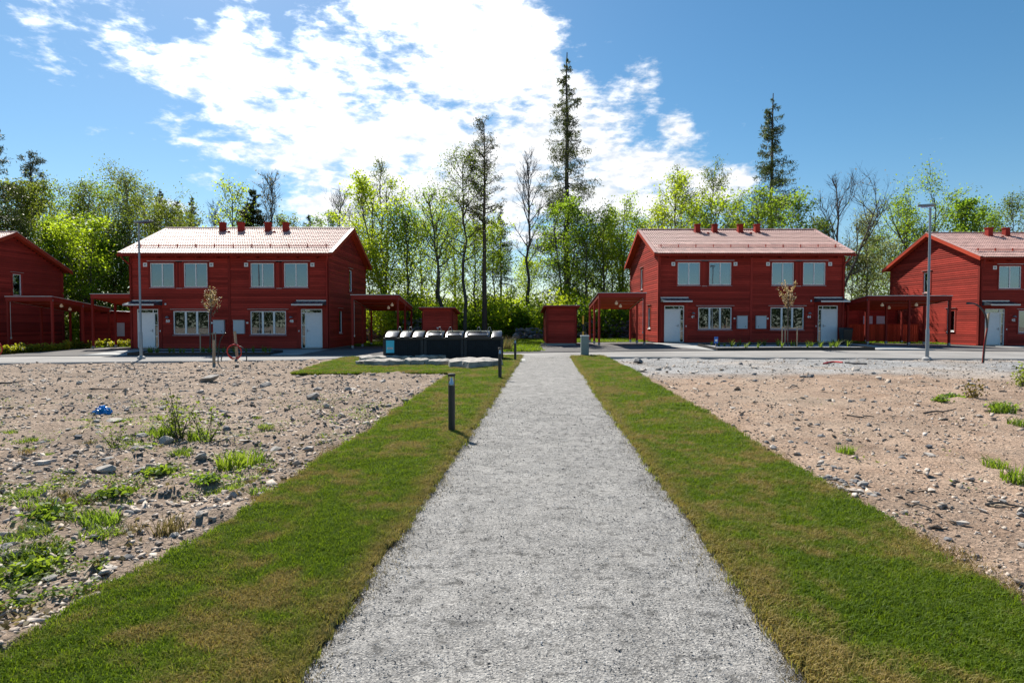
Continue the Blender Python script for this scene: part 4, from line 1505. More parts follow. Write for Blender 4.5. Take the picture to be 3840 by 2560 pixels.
def container(x0, x1, lids, label, sticker=False, posts=(True, True)):
    z = cz + .07
    c = empty('waste_container', ((x0 + x1) / 2, BY, z), 0, label, 'waste container', 'row of dark waste containers')
    X0, X1 = x0 - (x0 + x1) / 2 + .012, x1 - (x0 + x1) / 2 - .012
    MB().box(X0 + .02, .03, .03, X1 - .02, CD, CH).build('body', M['binbody'], c, bevel=.012)
    MB().box(X0, .02, 0, X1, CD, .07).build('base_frame', M['pillar'], c)
    n = max(3, int((X1 - X0 - .3) / .10))
    pm = MB().box(0, 0, 0, (X1 - X0 - .34) / n - .006, .014, CH - .20).mesh('front_slat'); pm.materials.append(M['binbody'])
    for i in range(n):
        o = bpy.data.objects.new('front_slat', pm); o.location = (X0 + .17 + i * (X1 - X0 - .34) / n, .012, .09); link(o, c)
    w = .13
    for xx, on in ((X0, posts[0]), (X1 - w, posts[1])):
        MB().box(xx, -.005, .07, xx + w, .03, CH - .07).build('corner_post', M['pillar'], c, bevel=.006)
    MB().box(X0, -.02, CH - .06, X1, CD, CH + .03).build('rim', M['black'], c, bevel=.012)
    lw = 0
    for a, b, kind in lids:
        a_, b_ = a - (x0 + x1) / 2, b - (x0 + x1) / 2
        m = 14
        prof = [(.02 + (CD - .1) * i / m, CH + .085 + (.265 * (1 - (1 - min(1, i / m / .85)) ** 1.75) if i < m * .9 else .265 * (1 - (i / m - .9) * 4))) for i in range(m + 1)]
        inset = .05
        mb = MB(); v = []
        for i, (y, zz) in enumerate(prof):
            s = inset * (1 - math.sin(math.pi * i / m)) * .5
            v += [(a_ + .03 + s, y, CH + .03), (a_ + .04 + s + .03 * (zz - CH), y, zz - .02), (a_ + .06 + s + .03, y, zz), (b_ - .09 - s, y, zz), (b_ - .04 - s - .03 * (zz - CH), y, zz - .02), (b_ - .03 - s, y, CH + .03)]
        f = []
        for i in range(m):
            for k in range(5): f.append((6 * i + k, 6 * i + k + 1, 6 * (i + 1) + k + 1, 6 * (i + 1) + k))
        f += [tuple(range(6))[::-1], tuple(6 * m + k for k in range(6))]
        mb.add(v, f)
        l = mb.build('lid', M['lid'], c, smooth=True)
        if kind == 'hatch':
            # raised rounded frame of the throw-in hatch, lying on the front curve of the lid
            pts = []
            ha, hb = a_ + .13, b_ - .13
            def P(x, t):
                i = t * m; k = min(int(i), m - 1); fr = i - k
                return (x, prof[k][0] * (1 - fr) + prof[k + 1][0] * fr, prof[k][1] * (1 - fr) + prof[k + 1][1] * fr + .012)
            lo, hi = .05, .42
            for x, t in ((ha + .05, lo), (hb - .05, lo), (hb, lo + .07), (hb - .04, hi - .06), (hb - .09, hi), (ha + .09, hi), (ha + .04, hi - .06), (ha, lo + .07)):
                pts.append(P(x, t))
            MB().tube(pts + pts[:1], .028, 6).build('hatch_frame', M['black'], l, smooth=True)
        else:
            MB().tube([(a_ + .10, .0, CH + .07), (b_ - .10, .0, CH + .07)], .016, 6).build('grip', M['black'], l, smooth=True)
    hk = [(X0 * .25 + X1 * .25 - .25, ), ((X0 + X1) / 2 + .25,)]
    for (hx,) in hk:
        MB().tube([(hx - .10, .55, CH + .3), (hx - .03, .55, CH + .52), (hx + .03, .55, CH + .52), (hx + .10, .55, CH + .3)], .014, 6).build('lifting_hook', M['galv'], c, smooth=True)
    if sticker:
        sx = X0 + .14
        MB().box(sx, -.010, CH - .66, sx + .37, .009, CH - .09).build('notice', M['cyan'], c)
        MB().box(sx + .05, -.016, CH - .50, sx + .32, -.0105, CH - .40).build('notice_panel', M['meter'], c)
        for k in range(2): MB().box(sx + .08, -.019, CH - .475 + k * .035, sx + .29 - .05 * k, -.0165, CH - .463 + k * .035).build('notice_line', M['cabinet'], c)


L = [bx_at(q, BY) for q in (1437, 1493, 1541, 1590, 1665, 1739, 1840, 1886)]
container(xs_[0], xs_[1], [(L[0], L[1], 'curve'), (L[1], L[2], 'curve'), (L[2], L[3], 'curve')], 'dark waste container with three curved lids and a cyan notice on its front', True)
container(xs_[1], xs_[2], [(L[3], L[4], 'hatch'), (L[4], L[5], 'hatch')], 'dark waste container with two framed hatch lids, in the middle of the row')
container(xs_[2], xs_[3], [(L[5], L[6], 'hatch'), (L[6], L[7], 'curve')], 'dark waste container with one wide hatch lid, nearest the path')

# ------------------------------------------------------------------ flat rock slabs on the lawn


def slab(name, px, py, wpx, hpx, dep, label, seed, mat=None, cat='rock'):
    g = ground(px, py)
    s = g.y / FPX
    w, h = wpx * s, hpx * s * .98
    r = random.Random(seed)
    bm = bmesh.new()
    n = 15
    lo, hi = [], []
    for i in range(n):
        a = 2 * math.pi * i / n
        rr = 1 + r.uniform(-.16, .10)
        ca, sa = math.cos(a), math.sin(a)
        # squarish outline
        q = 1 / max(abs(ca) ** .8 + abs(sa) ** .8, .01) ** .5 * 1.25
        x, y = ca * w / 2 * rr * q, sa * dep / 2 * rr * q
        lo.append(bm.verts.new((x * 1.02, y * 1.02, -.12)))
        hi.append(bm.verts.new((x, y, h * r.uniform(.82, 1.0))))
    mid = [bm.verts.new((v.co.x * .78 + r.uniform(-.05, .05), v.co.y * .78 + r.uniform(-.05, .05), h * r.uniform(.95, 1.12))) for v in hi]
    c = bm.verts.new((0, 0, h * 1.05))
    for i in range(n):
        j = (i + 1) % n
        bm.faces.new((lo[i], lo[j], hi[j], hi[i])); bm.faces.new((hi[i], hi[j], mid[j], mid[i])); bm.faces.new((mid[i], mid[j], c))
    bmesh.ops.subdivide_edges(bm, edges=bm.edges[:], cuts=1, use_grid_fill=True)
    for v in bm.verts:
        d = noise.noise_vector(v.co * 3.1 + Vector((seed, 0, 0))) * .05
        v.co += d * (.4 if v.co.z < 0 else 1.0)
    me = bpy.data.meshes.new(name); bm.to_mesh(me); bm.free()
    o = obj(name, me, mat or M['slab'])
    o.location = (g.x, g.y + dep / 2, float(gz(g.x, g.y)) + .03)
    o.rotation_euler = (0, 0, r.uniform(-.06, .06))
    return tag(o, label, cat, 'flat rocks on the lawn before the containers')


slab('rock_slab', 1772, 1386, 205, 30, 2.3, 'large round flat rock slab, rightmost of the rocks, beside the middle bollard', 1)
slab('rock_slab', 1436, 1378, 135, 24, 1.1, 'long grey flat rock at the front left of the rock group', 2)
slab('rock_slab', 1558, 1376, 92, 26, 1.0, 'grey flat rock in the middle of the front row of rocks', 3)
slab('rock_slab', 1640, 1375, 90, 22, 1.0, 'grey flat rock touching the large round slab on its left', 4)
slab('rock_slab', 1385, 1364, 110, 24, 1.4, 'pale flat rock behind, at the left end of the rock group', 5)
slab('rock_slab', 1490, 1360, 120, 22, 1.2, 'thin pale flat rock lying against the container pad', 6)
slab('rock_slab', 1612, 1358, 130, 24, 1.1, 'pale flat rock tilted below the middle container', 7)
slab('rock_slab', 1350, 1374, 48, 18, .6, 'small pale rock at the far left end of the rock group', 8)

# ------------------------------------------------------------------ bollard lights


def bollard():
    b = empty('bollard_light', (0, 0, 0))
    MB().lathe([(0, 0), (.056, 0), (.056, .78), (0, .78)], 0, 0, 24).build('post', M['dark'], b, smooth=True)
    MB().lathe([(0, -.02), (.10, -.02), (.10, .012), (.06, .016), (0, .016)], 0, 0, 24).build('base_plate', M['concrete'], b, smooth=True)
    hd = MB().lathe([(.0, .781), (.053, .781), (.053, .925), (0, .925)], 0, 0, 24).build('lamp_glass', M['clear'], b, smooth=True)
    MB().lathe([(0, .785), (.047, .786), (.030, .84), (.012, .905), (0, .91)], 0, 0, 20).build('reflector', M['chrome'], hd, smooth=True)
    MB().lathe([(0, .926), (.060, .926), (.062, .935), (.062, .965), (.055, .972), (0, .974)], 0, 0, 24).build('cap', M['dark'], b, smooth=True)
    return b


def copy_tree(o, parent=None):
    c = o.copy(); link(c)
    if parent is not None: c.parent = parent
    for ch in list(o.children): copy_tree(ch, c)
    return c


b0 = bollard()
for i, (px, py, lab) in enumerate([(1694, 1629.5, 'dark bollard light nearest the camera, on the grass left of the path'), (1874.7, 1424, 'dark bollard light beside the large flat rock slab'),
                                   (1932, 1355.7, 'dark bollard light farthest down the path, right of the waste containers')]):
    o = b0 if i == 0 else copy_tree(b0)
    g = ground(px, py); o.location = (g.x, g.y, g.z + .045)
    tag(o, lab, 'bollard light', 'bollard lights along the path')

# ------------------------------------------------------------------ street lamps


def street_lamp(g, H, ang, label, head_len=1.1, tilt=5):
    l = empty('street_lamp', g, ang, label, 'street lamp', 'street lamps beside the road')
    MB().lathe([(0, .0), (.072, .0), (.072, 1.3), (.052, 1.38), (.042, H - .1), (0, H - .1)], 0, 0, 14).build('pole', M['galv'], l, smooth=True)
    MB().lathe([(0, -.5), (.20, -.5), (.18, .10), (.10, .16), (0, .16)], 0, 0, 14).build('concrete_base', M['concrete'], l, smooth=True)
    hd = MB().hexa([(-.14, -.15, H - .06), (head_len - .3, -.15, H - .03 + .02), (head_len - .3, .15, H - .01), (-.14, .15, H - .06)],
                   [(-.14, -.15, H + .04), (head_len - .3, -.12, H + .05), (head_len - .3, .12, H + .05), (-.14, .15, H + .04)]).build('lamp_head', M['galv'], l, bevel=.015)
    MB().box(.02, -.11, H - .072, head_len - .42, .11, H - .058).build('lamp_glass', M['clear'], hd)
    return l


street_lamp(ground(530, 1346), 6.75, R(-18), 'tall grey street lamp in front of door 50, left of the path')
gl = ground(3476, 1352)
street_lamp(gl, 6.55, R(150), 'tall grey street lamp in front of the wide carport, right of the path', head_len=.75)

# ------------------------------------------------------------------ utility cabinet, marker, stakes, pipes
g = ground(2194, 1337)
u = empty('utility_cabinet', g, 0, 'grey utility cabinet standing on the grass right of the path', 'utility cabinet')
MB().box(-.19, 0, -.2, .19, .30, .98).build('body', M['cabinet'], u, bevel=.008)
MB().box(-.205, -.02, .982, .205, .32, 1.04).build('lid', M['meter'], u, bevel=.01)
MB().box(-.165, -.016, .10, .165, -.001, .94).build('door', M['cabinet'], u, bevel=.004)
MB().box(.11, -.03, .55, .135, -.017, .66).build('handle', M['galv'], u)

g = ground(2186.5, 1306)
mk = empty('marker_post', g, 0, 'yellow and black striped marker post behind the grey utility cabinet', 'marker post')
for i, (a, b, m) in enumerate(((0, .5, 'galv'), (.5, .97, 'orange'), (.97, 1.40, 'black'), (1.40, 1.87, 'orange'))):
    MB().tube([(0, 0, a), (0, 0, b - .002)], .048, 10).build('band' if i else 'pole', M[m], mk, smooth=True)


def stake(px, py, htop, tilt, label, w=.09):
    g = ground(px, py)
    o = MB().hexa([(-w / 2, -w / 2, -.3), (w / 2, -w / 2, -.3), (w / 2, w / 2, -.3), (-w / 2, w / 2, -.3)],
                  [(-w / 2 + tilt, -w / 2, htop), (w / 2 + tilt, -w / 2, htop), (w / 2 + tilt, w / 2, htop - .03), (-w / 2 + tilt, w / 2, htop - .03)]).build('wooden_stake', M['stake'], bevel=.004)
    o.location = (g.x, g.y, float(surf_z(g.x, g.y)))
    return tag(o, label, 'stake', 'wooden stakes marking the cables'), g


_, g1 = stake(802, 1374, .98, .02, 'short wooden stake in front of the window of 50, left of the coiled pipes')
_, g2 = stake(893, 1368, 1.45, -.12, 'tall leaning wooden stake with red pipe coiled on it')


def pipe(name, pts, r, m, label, cat, group=None):
    return tag(MB().tube(pts, r, 8).build(name, m, smooth=True), label, cat, group)


def coil(cx, cy, cz_, rad, turns, wob, seed):
    r = random.Random(seed); n = int(28 * turns)
    ph = r.uniform(0, 6)
    return [(cx + rad * math.cos(a) * (1 + wob * math.sin(a * .63 + ph)), cy - .10 + .05 * math.sin(a * 1.3 + ph), cz_ + rad * math.sin(a) * (1 + wob * math.cos(a * .41 + ph))) for a in np.linspace(ph, ph + 2 * math.pi * turns, n)]


zc = float(surf_z(g2.x, g2.y))
pipe('pipe_coil', coil(g2.x - .10, g2.y, zc + .57, .31, 2.2, .08, 3), .022, M['red_pipe'], 'red plastic pipe coiled on the tall leaning stake', 'cable pipe', 'coiled pipes at the stakes')
blk = [(g2.x - .62, g2.y - .25, zc - .1), (g2.x - .60, g2.y - .2, zc + .35), (g2.x - .35, g2.y - .12, zc + .72), (g2.x - .02, g2.y - .1, zc + .82), (g2.x + .30, g2.y - .12, zc + .70), (g2.x + .46, g2.y - .2, zc + .36), (g2.x + .44, g2.y - .3, zc - .1)]


def smooth_pts(p, k=6):
    p = [Vector(q) for q in p]; out = []
    for i in range(len(p) - 1):
        a, b, c, d = p[max(i - 1, 0)], p[i], p[i + 1], p[min(i + 2, len(p) - 1)]
        for t in np.linspace(0, 1, k, endpoint=False):
            out.append(.5 * ((2 * b) + (c - a) * t + (2 * a - 5 * b + 4 * c - d) * t * t + (3 * b - a - 3 * c + d) * t ** 3))
    return out + [p[-1]]


pipe('cable_pipe', smooth_pts(blk), .022, M['black'], 'black plastic pipe arching over the tall leaning stake', 'cable pipe', 'coiled pipes at the stakes')
blk = [(g2.x - .42, g2.y - .35, zc - .1), (g2.x - .48, g2.y - .25, zc + .3), (g2.x - .40, g2.y - .2, zc + .55)]
zc = float(surf_z(g1.x, g1.y))
pipe('cable_pipe', smooth_pts([(g1.x + .22, g1.y - .1, zc - .1), (g1.x + .20, g1.y, zc + .5), (g1.x + .26, g1.y + .05, zc + .95), (g1.x + .42, g1.y + .05, zc + 1.22), (g1.x + .50, g1.y + .05, zc + 1.25)]), .024, M['black'],
     'black plastic pipe standing up beside the short stake', 'cable pipe', 'coiled pipes at the stakes')
# right: bent pipes on a stake before door 42
gr_ = ground(3682, 1360)
zr = float(surf_z(gr_.x, gr_.y))
_ = tag(MB().hexa([(-.01, -.02, -.3), (.05, -.02, -.3), (.05, .03, -.3), (-.01, .03, -.3)], [(.21, -.02, 2.02), (.28, -.02, 2.05), (.28, .03, 2.02), (.21, .03, 2.0)]).build('wooden_stake', M['stake']), 'tall pale wooden stake with bent pipes strapped to it, before door 42', 'stake', 'wooden stakes marking the cables')
_.location = (gr_.x, gr_.y + .02, zr)
pipe('cable_pipe', smooth_pts([(gr_.x, gr_.y - .07, zr - .1), (gr_.x + .04, gr_.y - .07, zr + .8), (gr_.x + .12, gr_.y - .07, zr + 1.45), (gr_.x + .0, gr_.y - .09, zr + 2.0), (gr_.x - .36, gr_.y - .12, zr + 2.36), (gr_.x - .78, gr_.y - .14, zr + 2.42)]), .034, M['dark'],
     'dark plastic pipe bent over to the left at the stake before door 42', 'cable pipe')
pipe('cable_pipe', smooth_pts([(gr_.x - .06, gr_.y - .08, zr - .1), (gr_.x - .02, gr_.y - .09, zr + .7), (gr_.x + .07, gr_.y - .1, zr + 1.3), (gr_.x + .12, gr_.y - .1, zr + 1.42)]), .011, M['red_pipe'],
     'thin red plastic pipe strapped to the stake before door 42', 'cable pipe')
g = ground(-12, 1338)
pipe('pipe_coil', coil(g.x, g.y, g.z + .42, .40, 1.6, .05, 9), .025, M['red_pipe'], 'red pipe coil just entering at the left picture edge beside the road', 'cable pipe')
# red and dark pipe remains on the gravel at the right
for k, (p, m, lab) in enumerate([([(3088, 1363), (3120, 1358), (3160, 1361)], 'red_pipe', 'red piece of pipe lying on the grey gravel by the road'), ([(3170, 1362), (3205, 1366), (3250, 1369)], 'black', 'black piece of pipe lying on the grey gravel by the road')]):
    P = [ground(*q) for q in p]
    pipe('pipe_piece', smooth_pts([(q.x, q.y, float(surf_z(q.x, q.y)) + .03) for q in P]), .035, M[m], lab, 'pipe')

# blue plastic bag on the rubble


def crumple(name, g, w, d, h, m, label, cat, seed, sub=4):
    bm = bmesh.new(); bmesh.ops.create_icosphere(bm, subdivisions=sub, radius=1)
    for v in bm.verts:
        n1 = noise.noise(v.co * 1.6 + Vector((seed, 0, 0))); n2 = abs(noise.noise(v.co * 4.2 + Vector((0, seed, 0)))); n3 = abs(noise.noise(v.co * 8 + Vector((0, 0, seed))))
        v.co *= 1 + .75 * n1 - .55 * n2 + .35 * n3
        v.co.x *= w; v.co.y *= d; v.co.z = max(v.co.z, -.7) * h
    me = bpy.data.meshes.new(name); bm.to_mesh(me); bm.free()
    o = obj(name, me, m); o.location = (g.x, g.y, float(surf_z(g.x, g.y)) + h * .45)
    return tag(o, label, cat)


g = ground(383, 1547)
crumple('plastic_bag', g, .14, .11, .10, M['bluebag'], 'crumpled bright blue plastic bag on the left rubble ground', 'plastic bag', 4)

# blue and white bag at the edge of the bed before door 46
g = ground(2684, 1310)
sb = empty('small_sign', g, 0, 'small blue and white sign at the bed edge before door 46', 'sign')
MB().box(-.09, -.008, .33, .12, .008, .70).build('panel', simple('blue_sign_print', (.03, .13, .45), .5), sb)
MB().box(-.05, -.012, .44, .08, -.0085, .56).build('white_field', M['white'], sb)
MB().box(-.012, .009, -.1, .012, .03, .60).build('stick', M['stake'], sb)

# rubbish bin beside door 44
g = Vector((bx_at(3172, 38.2), 38.2, float(gz(21.9, 38.2))))
wb = empty('wheeled_bin', g, 0, 'black wheeled rubbish bin at the house corner beside door 44', 'rubbish bin')
MB().hexa([(-.24, -.22, .06), (.24, -.22, .06), (.24, .24, .06), (-.24, .24, .06)], [(-.29, -.30, .98), (.29, -.30, .98), (.29, .30, .98), (-.29, .30, .98)]).build('body', M['black'], wb, bevel=.02)
MB().hexa([(-.31, -.33, .985), (.31, -.33, .985), (.31, .34, .985), (-.31, .34, .985)], [(-.27, -.28, 1.05), (.27, -.28, 1.05), (.27, .32, 1.09), (-.27, .32, 1.09)]).build('lid', M['black'], wb, bevel=.015)
for x in (-.25, .25):
    MB().tube([(x - .03, .24, .10), (x + .03, .24, .10)], .10, 14).build('wheel', M['black'], wb)
MB().tube([(-.2, .36, 1.0), (.2, .36, 1.0)], .018, 6).build('handle', M['black'], wb)

# ------------------------------------------------------------------ vegetation


def leaf_geo(C, size, r, flat=.3, hang=0.0, aspect=.62):
    """one four-cornered leaf per centre"""
    n = len(C)
    N = r.normal(0, 1, (n, 3)); N[:, 2] = np.abs(N[:, 2]) + flat
    N /= np.linalg.norm(N, axis=1, keepdims=True)
    T = r.normal(0, 1, (n, 3)); T[:, 2] -= hang
    T -= N * np.sum(T * N, 1, keepdims=True); T /= np.linalg.norm(T, axis=1, keepdims=True) + 1e-9
    B = np.cross(N, T)
    s = (size * r.uniform(.65, 1.35, n))[:, None]
    V = np.stack([C - T * s * .5, C + B * s * aspect * .5 + N * s * .08, C + T * s * .5, C - B * s * aspect * .5 + N * s * .08], 1).reshape(-1, 3)
    return V, np.arange(4 * n).reshape(n, 4)


class Branches:
    """tapered limbs gathered into one mesh"""
    def __init__(s): s.mb = MB()
    def add(s, pts, r0, r1, sides): s.mb.tube(pts, list(np.linspace(r0, r1, len(pts))), sides, cap=False)


def bent(p, d, L, n, r, wob, lift):
    """polyline from p along d, wandering, lifted (or drooping) along its length"""
    pts = [Vector(p)]; d = Vector(d).normalized()
    for i in range(n):
        d = (d + Vector((r.uniform(-wob, wob), r.uniform(-wob, wob), r.uniform(-wob, wob) * .6 + lift))).normalized()
        pts.append(pts[-1] + d * (L / n))
    return pts


def along(pts, t):
    i = t * (len(pts) - 1); k = min(int(i), len(pts) - 2); return pts[k].lerp(pts[k + 1], i - k)


def tree(kind, x, y, h, w, seed, label, group='trees of the wood behind the houses', name=None, base=.25, n=3600, leaf=.19, leafm='leaf_maple', barkm='bark', lean=0.0, droop=0.0, bare=False, z=None, upright=.0, trunk_r=None, sparse=1.0, cat='tree', fork=False):
    r = random.Random(seed); nr = np.random.default_rng(seed)
    if z is None: z = float(gz(x, y)) + (.25 if y > 49 else 0) - .3
    root = empty(name or kind, (x, y, z), 0, label, cat, group)
    B = Branches(); anchors = []; sig = []
    tr = max(.05, h * .0115) * (1.25 if w > 6 else 1)
    if trunk_r: tr = trunk_r
    ld = r.uniform(0, 6.28)
    tp = [Vector((0, 0, 0))]
    nseg = 9
    for i in range(1, nseg + 1):
        t = i / nseg
        tp.append(Vector((lean * h * t + r.uniform(-.012, .012) * h, r.uniform(-.012, .012) * h, h * .97 * t)))
    if kind in ('spruce_tree', 'pine_tree'):
        tp = [Vector((lean * h * i / nseg + r.uniform(-.003, .003) * h, 0, h * i / nseg)) for i in range(nseg + 1)]
    B.add(tp, tr, tr * .12, 7)
    if kind in ('spruce_tree',):
        zz = base * h
        V = []
        step = max(.28, h * .017)
        while zz < h * .985:
            t = (zz / h - base) / (1 - base)
            k = r.randint(3, 5)
            for _ in range(k):
                if r.random() > sparse: continue
                a = r.uniform(0, 6.283)
                prof = (1 - t) ** .75 * (.55 + .45 * min(1, t * 5 + .4))
                L = max(.25, w / 2 * prof * r.uniform(.55, 1.12))
                el = droop * (-.55) + .55 * t + r.uniform(-.15, .12)
                pts = bent(along(tp, zz / h), (math.cos(a) * math.cos(el), math.sin(a) * math.cos(el), math.sin(el)), L, 4, r, .10, .10 * droop + .03)
                B.add(pts, max(.012, tr * .16 * (1 - t * .6)), .006, 3)
                m = int(L * n / 55)
                for _ in range(m):
                    u = r.uniform(.10, 1.0) ** .8
                    p = along(pts, u)
                    sd = L * .16 * (1.1 - u * .6)
                    anchors.append(p + Vector((r.gauss(0, sd), r.gauss(0, sd), -abs(r.gauss(0, .10 + .35 * droop * (1 - t * .5) * min(1, L / 2))) + .04)))
            zz += step * r.uniform(.7, 1.3)
        C = np.array(anchors)
        V, F_ = leaf_geo(C, leaf, nr, .2, hang=.9 * droop + .2, aspect=.17)
    elif kind == 'pine_tree':
        V = []
        for i in range(46):
            t = base + (1 - base) * (i + r.random()) / 46
            a = r.uniform(0, 6.283); tt = (t - base) / (1 - base)
            L = w / 2 * (1 - tt) ** .55 * r.uniform(.45, 1.1) + .3
            el = -.1 + .9 * tt + r.uniform(-.2, .3)
            pts = bent(along(tp, min(t, .995)), (math.cos(a) * math.cos(el), math.sin(a) * math.cos(el), math.sin(el)), L, 4, r, .22, .10)
            B.add(pts, max(.02, tr * .3 * (1 - tt * .6)), .01, 4)
            for q in range(max(2, int(L * 3.2))):
                c = along(pts, r.uniform(.35, 1.0)) + Vector((r.gauss(0, .2), r.gauss(0, .2), r.gauss(0, .12)))
                for _ in range(int(n / 150)):
                    anchors.append(c + Vector((r.gauss(0, .17), r.gauss(0, .19), r.gauss(.03, .12))))
        C = np.array(anchors); V, F_ = leaf_geo(C, leaf, nr, .1, hang=-.3, aspect=.20)
    else:
        nl = int(17 + w * 1.6)
        n = int(n * 1.08); leaf = leaf * .92
        twigs = []
        stems = [tp]
        if fork:
            for _ in range(2):
                a = r.uniform(0, 6.283); q = r.uniform(.18, .35)
                pts = bent(along(tp, q), (math.cos(a) * .5, math.sin(a) * .5, 1), h * (.92 - q), 7, r, .10, .06)
                B.add(pts, tr * .62, tr * .1, 6); stems.append(pts)
        for i in range(nl):
            t = base + (.97 - base) * ((i + r.random()) / nl) ** .9
            tt = (t - base) / (1 - base)
            a = i * 2.4 + r.uniform(-.5, .5)
            prof = math.sin(math.pi * min(1, .16 + .80 * tt)) ** .7
            L = w / 2 * prof * r.uniform(.7, 1.15) + .25
            el = .35 + .75 * tt + upright + r.uniform(-.15, .2)
            st = stems[i % len(stems)]
            sp = along(st, t if st is tp else max(.05, (t - .2) / .8))
            pts = bent(sp, (math.cos(a) * math.cos(el), math.sin(a) * math.cos(el), math.sin(el)), L * 1.1, 5, r, .20, .09 - .10 * droop)
            B.add(pts, max(.014, tr * .38 * (1 - .6 * tt)), .008, 5)
            for k in range(r.randint(4, 6) + (3 if bare else 0)):
                u = r.uniform(.25, .98); p = along(pts, u)
                d2 = (pts[-1] - pts[0]).normalized() + Vector((r.gauss(0, .7), r.gauss(0, .7), r.gauss(.15, .45)))
                L2 = L * r.uniform(.28, .5) + .2
                p2 = bent(p, d2, L2, 3, r, .25, .10 - .16 * droop)
                B.add(p2, max(.008, tr * .13), .005, 3)
                twigs.append((p2, L2))
                if bare or k < 2:
                    for _ in range(5 if bare else 2):
                        d3 = (p2[-1] - p2[0]).normalized() + Vector((r.gauss(0, .55), r.gauss(0, .55), r.gauss(.25, .4)))
                        p3 = bent(along(p2, r.uniform(.3, 1)), d3, L2 * .6, 2, r, .2, .1)
                        B.add(p3, .009 if bare else .007, .004, 3); twigs.append((p3, L2 * .6))
            twigs.append((pts[2:], L * .5))
        if n <= 0:
            C = None
        else:
            tot = sum(q[1] + .4 for q in twigs)
            C = []
            for p2, L2 in twigs:
                dens = r.uniform(.35, 1.7)
                m = int(n * (L2 + .4) / tot * dens + r.random())
                s_ = .16 + .20 * L2
                if m <= 0: continue
                us = nr.uniform(.15, 1.08, m)
                P = np.array([along(p2, min(1, u)) for u in us]) + nr.normal(0, 1, (m, 3)) * np.array([s_, s_, s_ * .62])
                if droop: P[:, 2] -= np.abs(nr.normal(0, 1, m)) * droop * (.55 + .3 * L2)
                C.append(P)
            C = np.concatenate(C)
            C = C[C[:, 2] > h * .06]
            V, F_ = leaf_geo(C, leaf, nr, .25, hang=.5 + droop, aspect=.68)
    B.mb.build('trunk', M[barkm], root)
    if kind in ('spruce_tree', 'pine_tree') or C is not None:
        obj('crown', np_mesh('crown', V, F_), M[leafm], root)
    return root


def tx(px, Y):            # P pixels (2352 wide view) -> world x at distance Y
    return (px - 1176.0) / 1372.0 * Y


def th(py, Y):            # height above the local ground of P row py at distance Y
    return EYE + (739.0 - py) * Y / 1372.0 - .35


T = []          # (kind, px, Y, top py, width m, label, options)
def t_(kind, px, Y, top, w, label, **o): T.append((kind, px, Y, top, w, label, o))


LEAFY, BIRCH, SPR, PINE, BAREN = 'leafy_tree', 'birch_tree', 'spruce_tree', 'pine_tree', 'bare_tree'
# tall landmarks
t_(SPR, 1300, 63, 133, 10.4, 'tallest sparse spruce, rising behind the shed right of the path', n=3000, leaf=.36, leafm='needle_larch', base=.16, droop=1.25, sparse=.68)
t_(SPR, 1767, 60, 222, 10.5, 'tall spruce standing against blue sky behind the roof of 46', n=2900, leaf=.36, leafm='needle_larch', base=.08, droop=1.2, sparse=.70)
t_(PINE, 1113, 49.6, 283, 5.2, 'tall slim pine with a long bare trunk behind the waste containers', n=4200, leaf=.22, leafm='needle_pine', barkm='bark_pine', base=.52, trunk_r=.24)
t_(BIRCH, 1068, 49.8, 350, 5.4, 'tall birch with a pale trunk just left of the slim pine', n=5200, leaf=.15, leafm='leaf_birch', barkm='bark', base=.42, droop=.45)
t_(BAREN, 1213, 58, 365, 5.2, 'tall bare tree between the slim pine and the tallest spruce', n=0, bare=True, base=.4, upright=.25)
t_(SPR, 1150, 57, 470, 3.6, 'olive young spruce hanging behind the bare trunk of the pine', n=2600, leaf=.26, leafm='needle', base=.42, droop=.5)
t_(LEAFY, 1020, 49.7, 440, 3.6, 'thin leaning tree with narrow dark crown left of the pale birch', n=1500, leaf=.16, leafm='leaf_green', base=.5, lean=-.09, trunk_r=.2)
t_(BIRCH, 878, 56, 358, 2.6, 'birch whose narrow top rises over the maple behind door 48', n=3300, leaf=.15, leafm='leaf_birch', barkm='bark_birch', base=.3, droop=.6)
t_(LEAFY, 890, 52, 415, 6.6, 'bright yellow-green maple beside the right gable of 48', n=7000, leaf=.21, leafm='leaf_maple', base=.14, fork=True)
t_(LEAFY, 1300, 59, 470, 6.8, 'broad green maple around the trunk of the tallest spruce', n=6000, leaf=.22, leafm='leaf_green', base=.15, fork=True)
t_(LEAFY, 1432, 59, 462, 6.6, 'yellow-green maple at the left gable of 46', n=6000, leaf=.20, leafm='leaf_maple', base=.15, fork=True)
t_(BIRCH, 1563, 58, 396, 4.2, 'birch with drooping top, left of two behind the roof of 46', n=5100, leaf=.16, leafm='leaf_birch', barkm='bark_birch', base=.2, droop=.6)
t_(LEAFY, 1548, 54, 420, 5.4, 'loose yellow-green tree before the left birch behind the roof of 46', n=3600, leaf=.20, leafm='leaf_maple', base=.2)
t_(BIRCH, 1632, 60, 383, 4.6, 'birch with drooping top, right of two behind the roof of 46', n=5700, leaf=.16, leafm='leaf_birch', barkm='bark_birch', base=.25, droop=.7)
t_(LEAFY, 1510, 57, 490, 5.0, 'low leafy tree at the left ridge end of the roof of 46', n=3400, leaf=.20, leafm='leaf_maple', base=.2)
t_(LEAFY, 1640, 54, 480, 7.0, 'green maple behind the middle of the roof of 46', n=4200, leaf=.22, leafm='leaf_maple', base=.2)
t_(LEAFY, 1735, 54, 455, 6.4, 'dark green maple at the foot of the spruce behind 46', n=4200, leaf=.22, leafm='leaf_green', base=.2)
t_(LEAFY, 1828, 55, 470, 5.6, 'green maple behind the right ridge end of 46', n=3400, leaf=.22, leafm='leaf_green', base=.2)
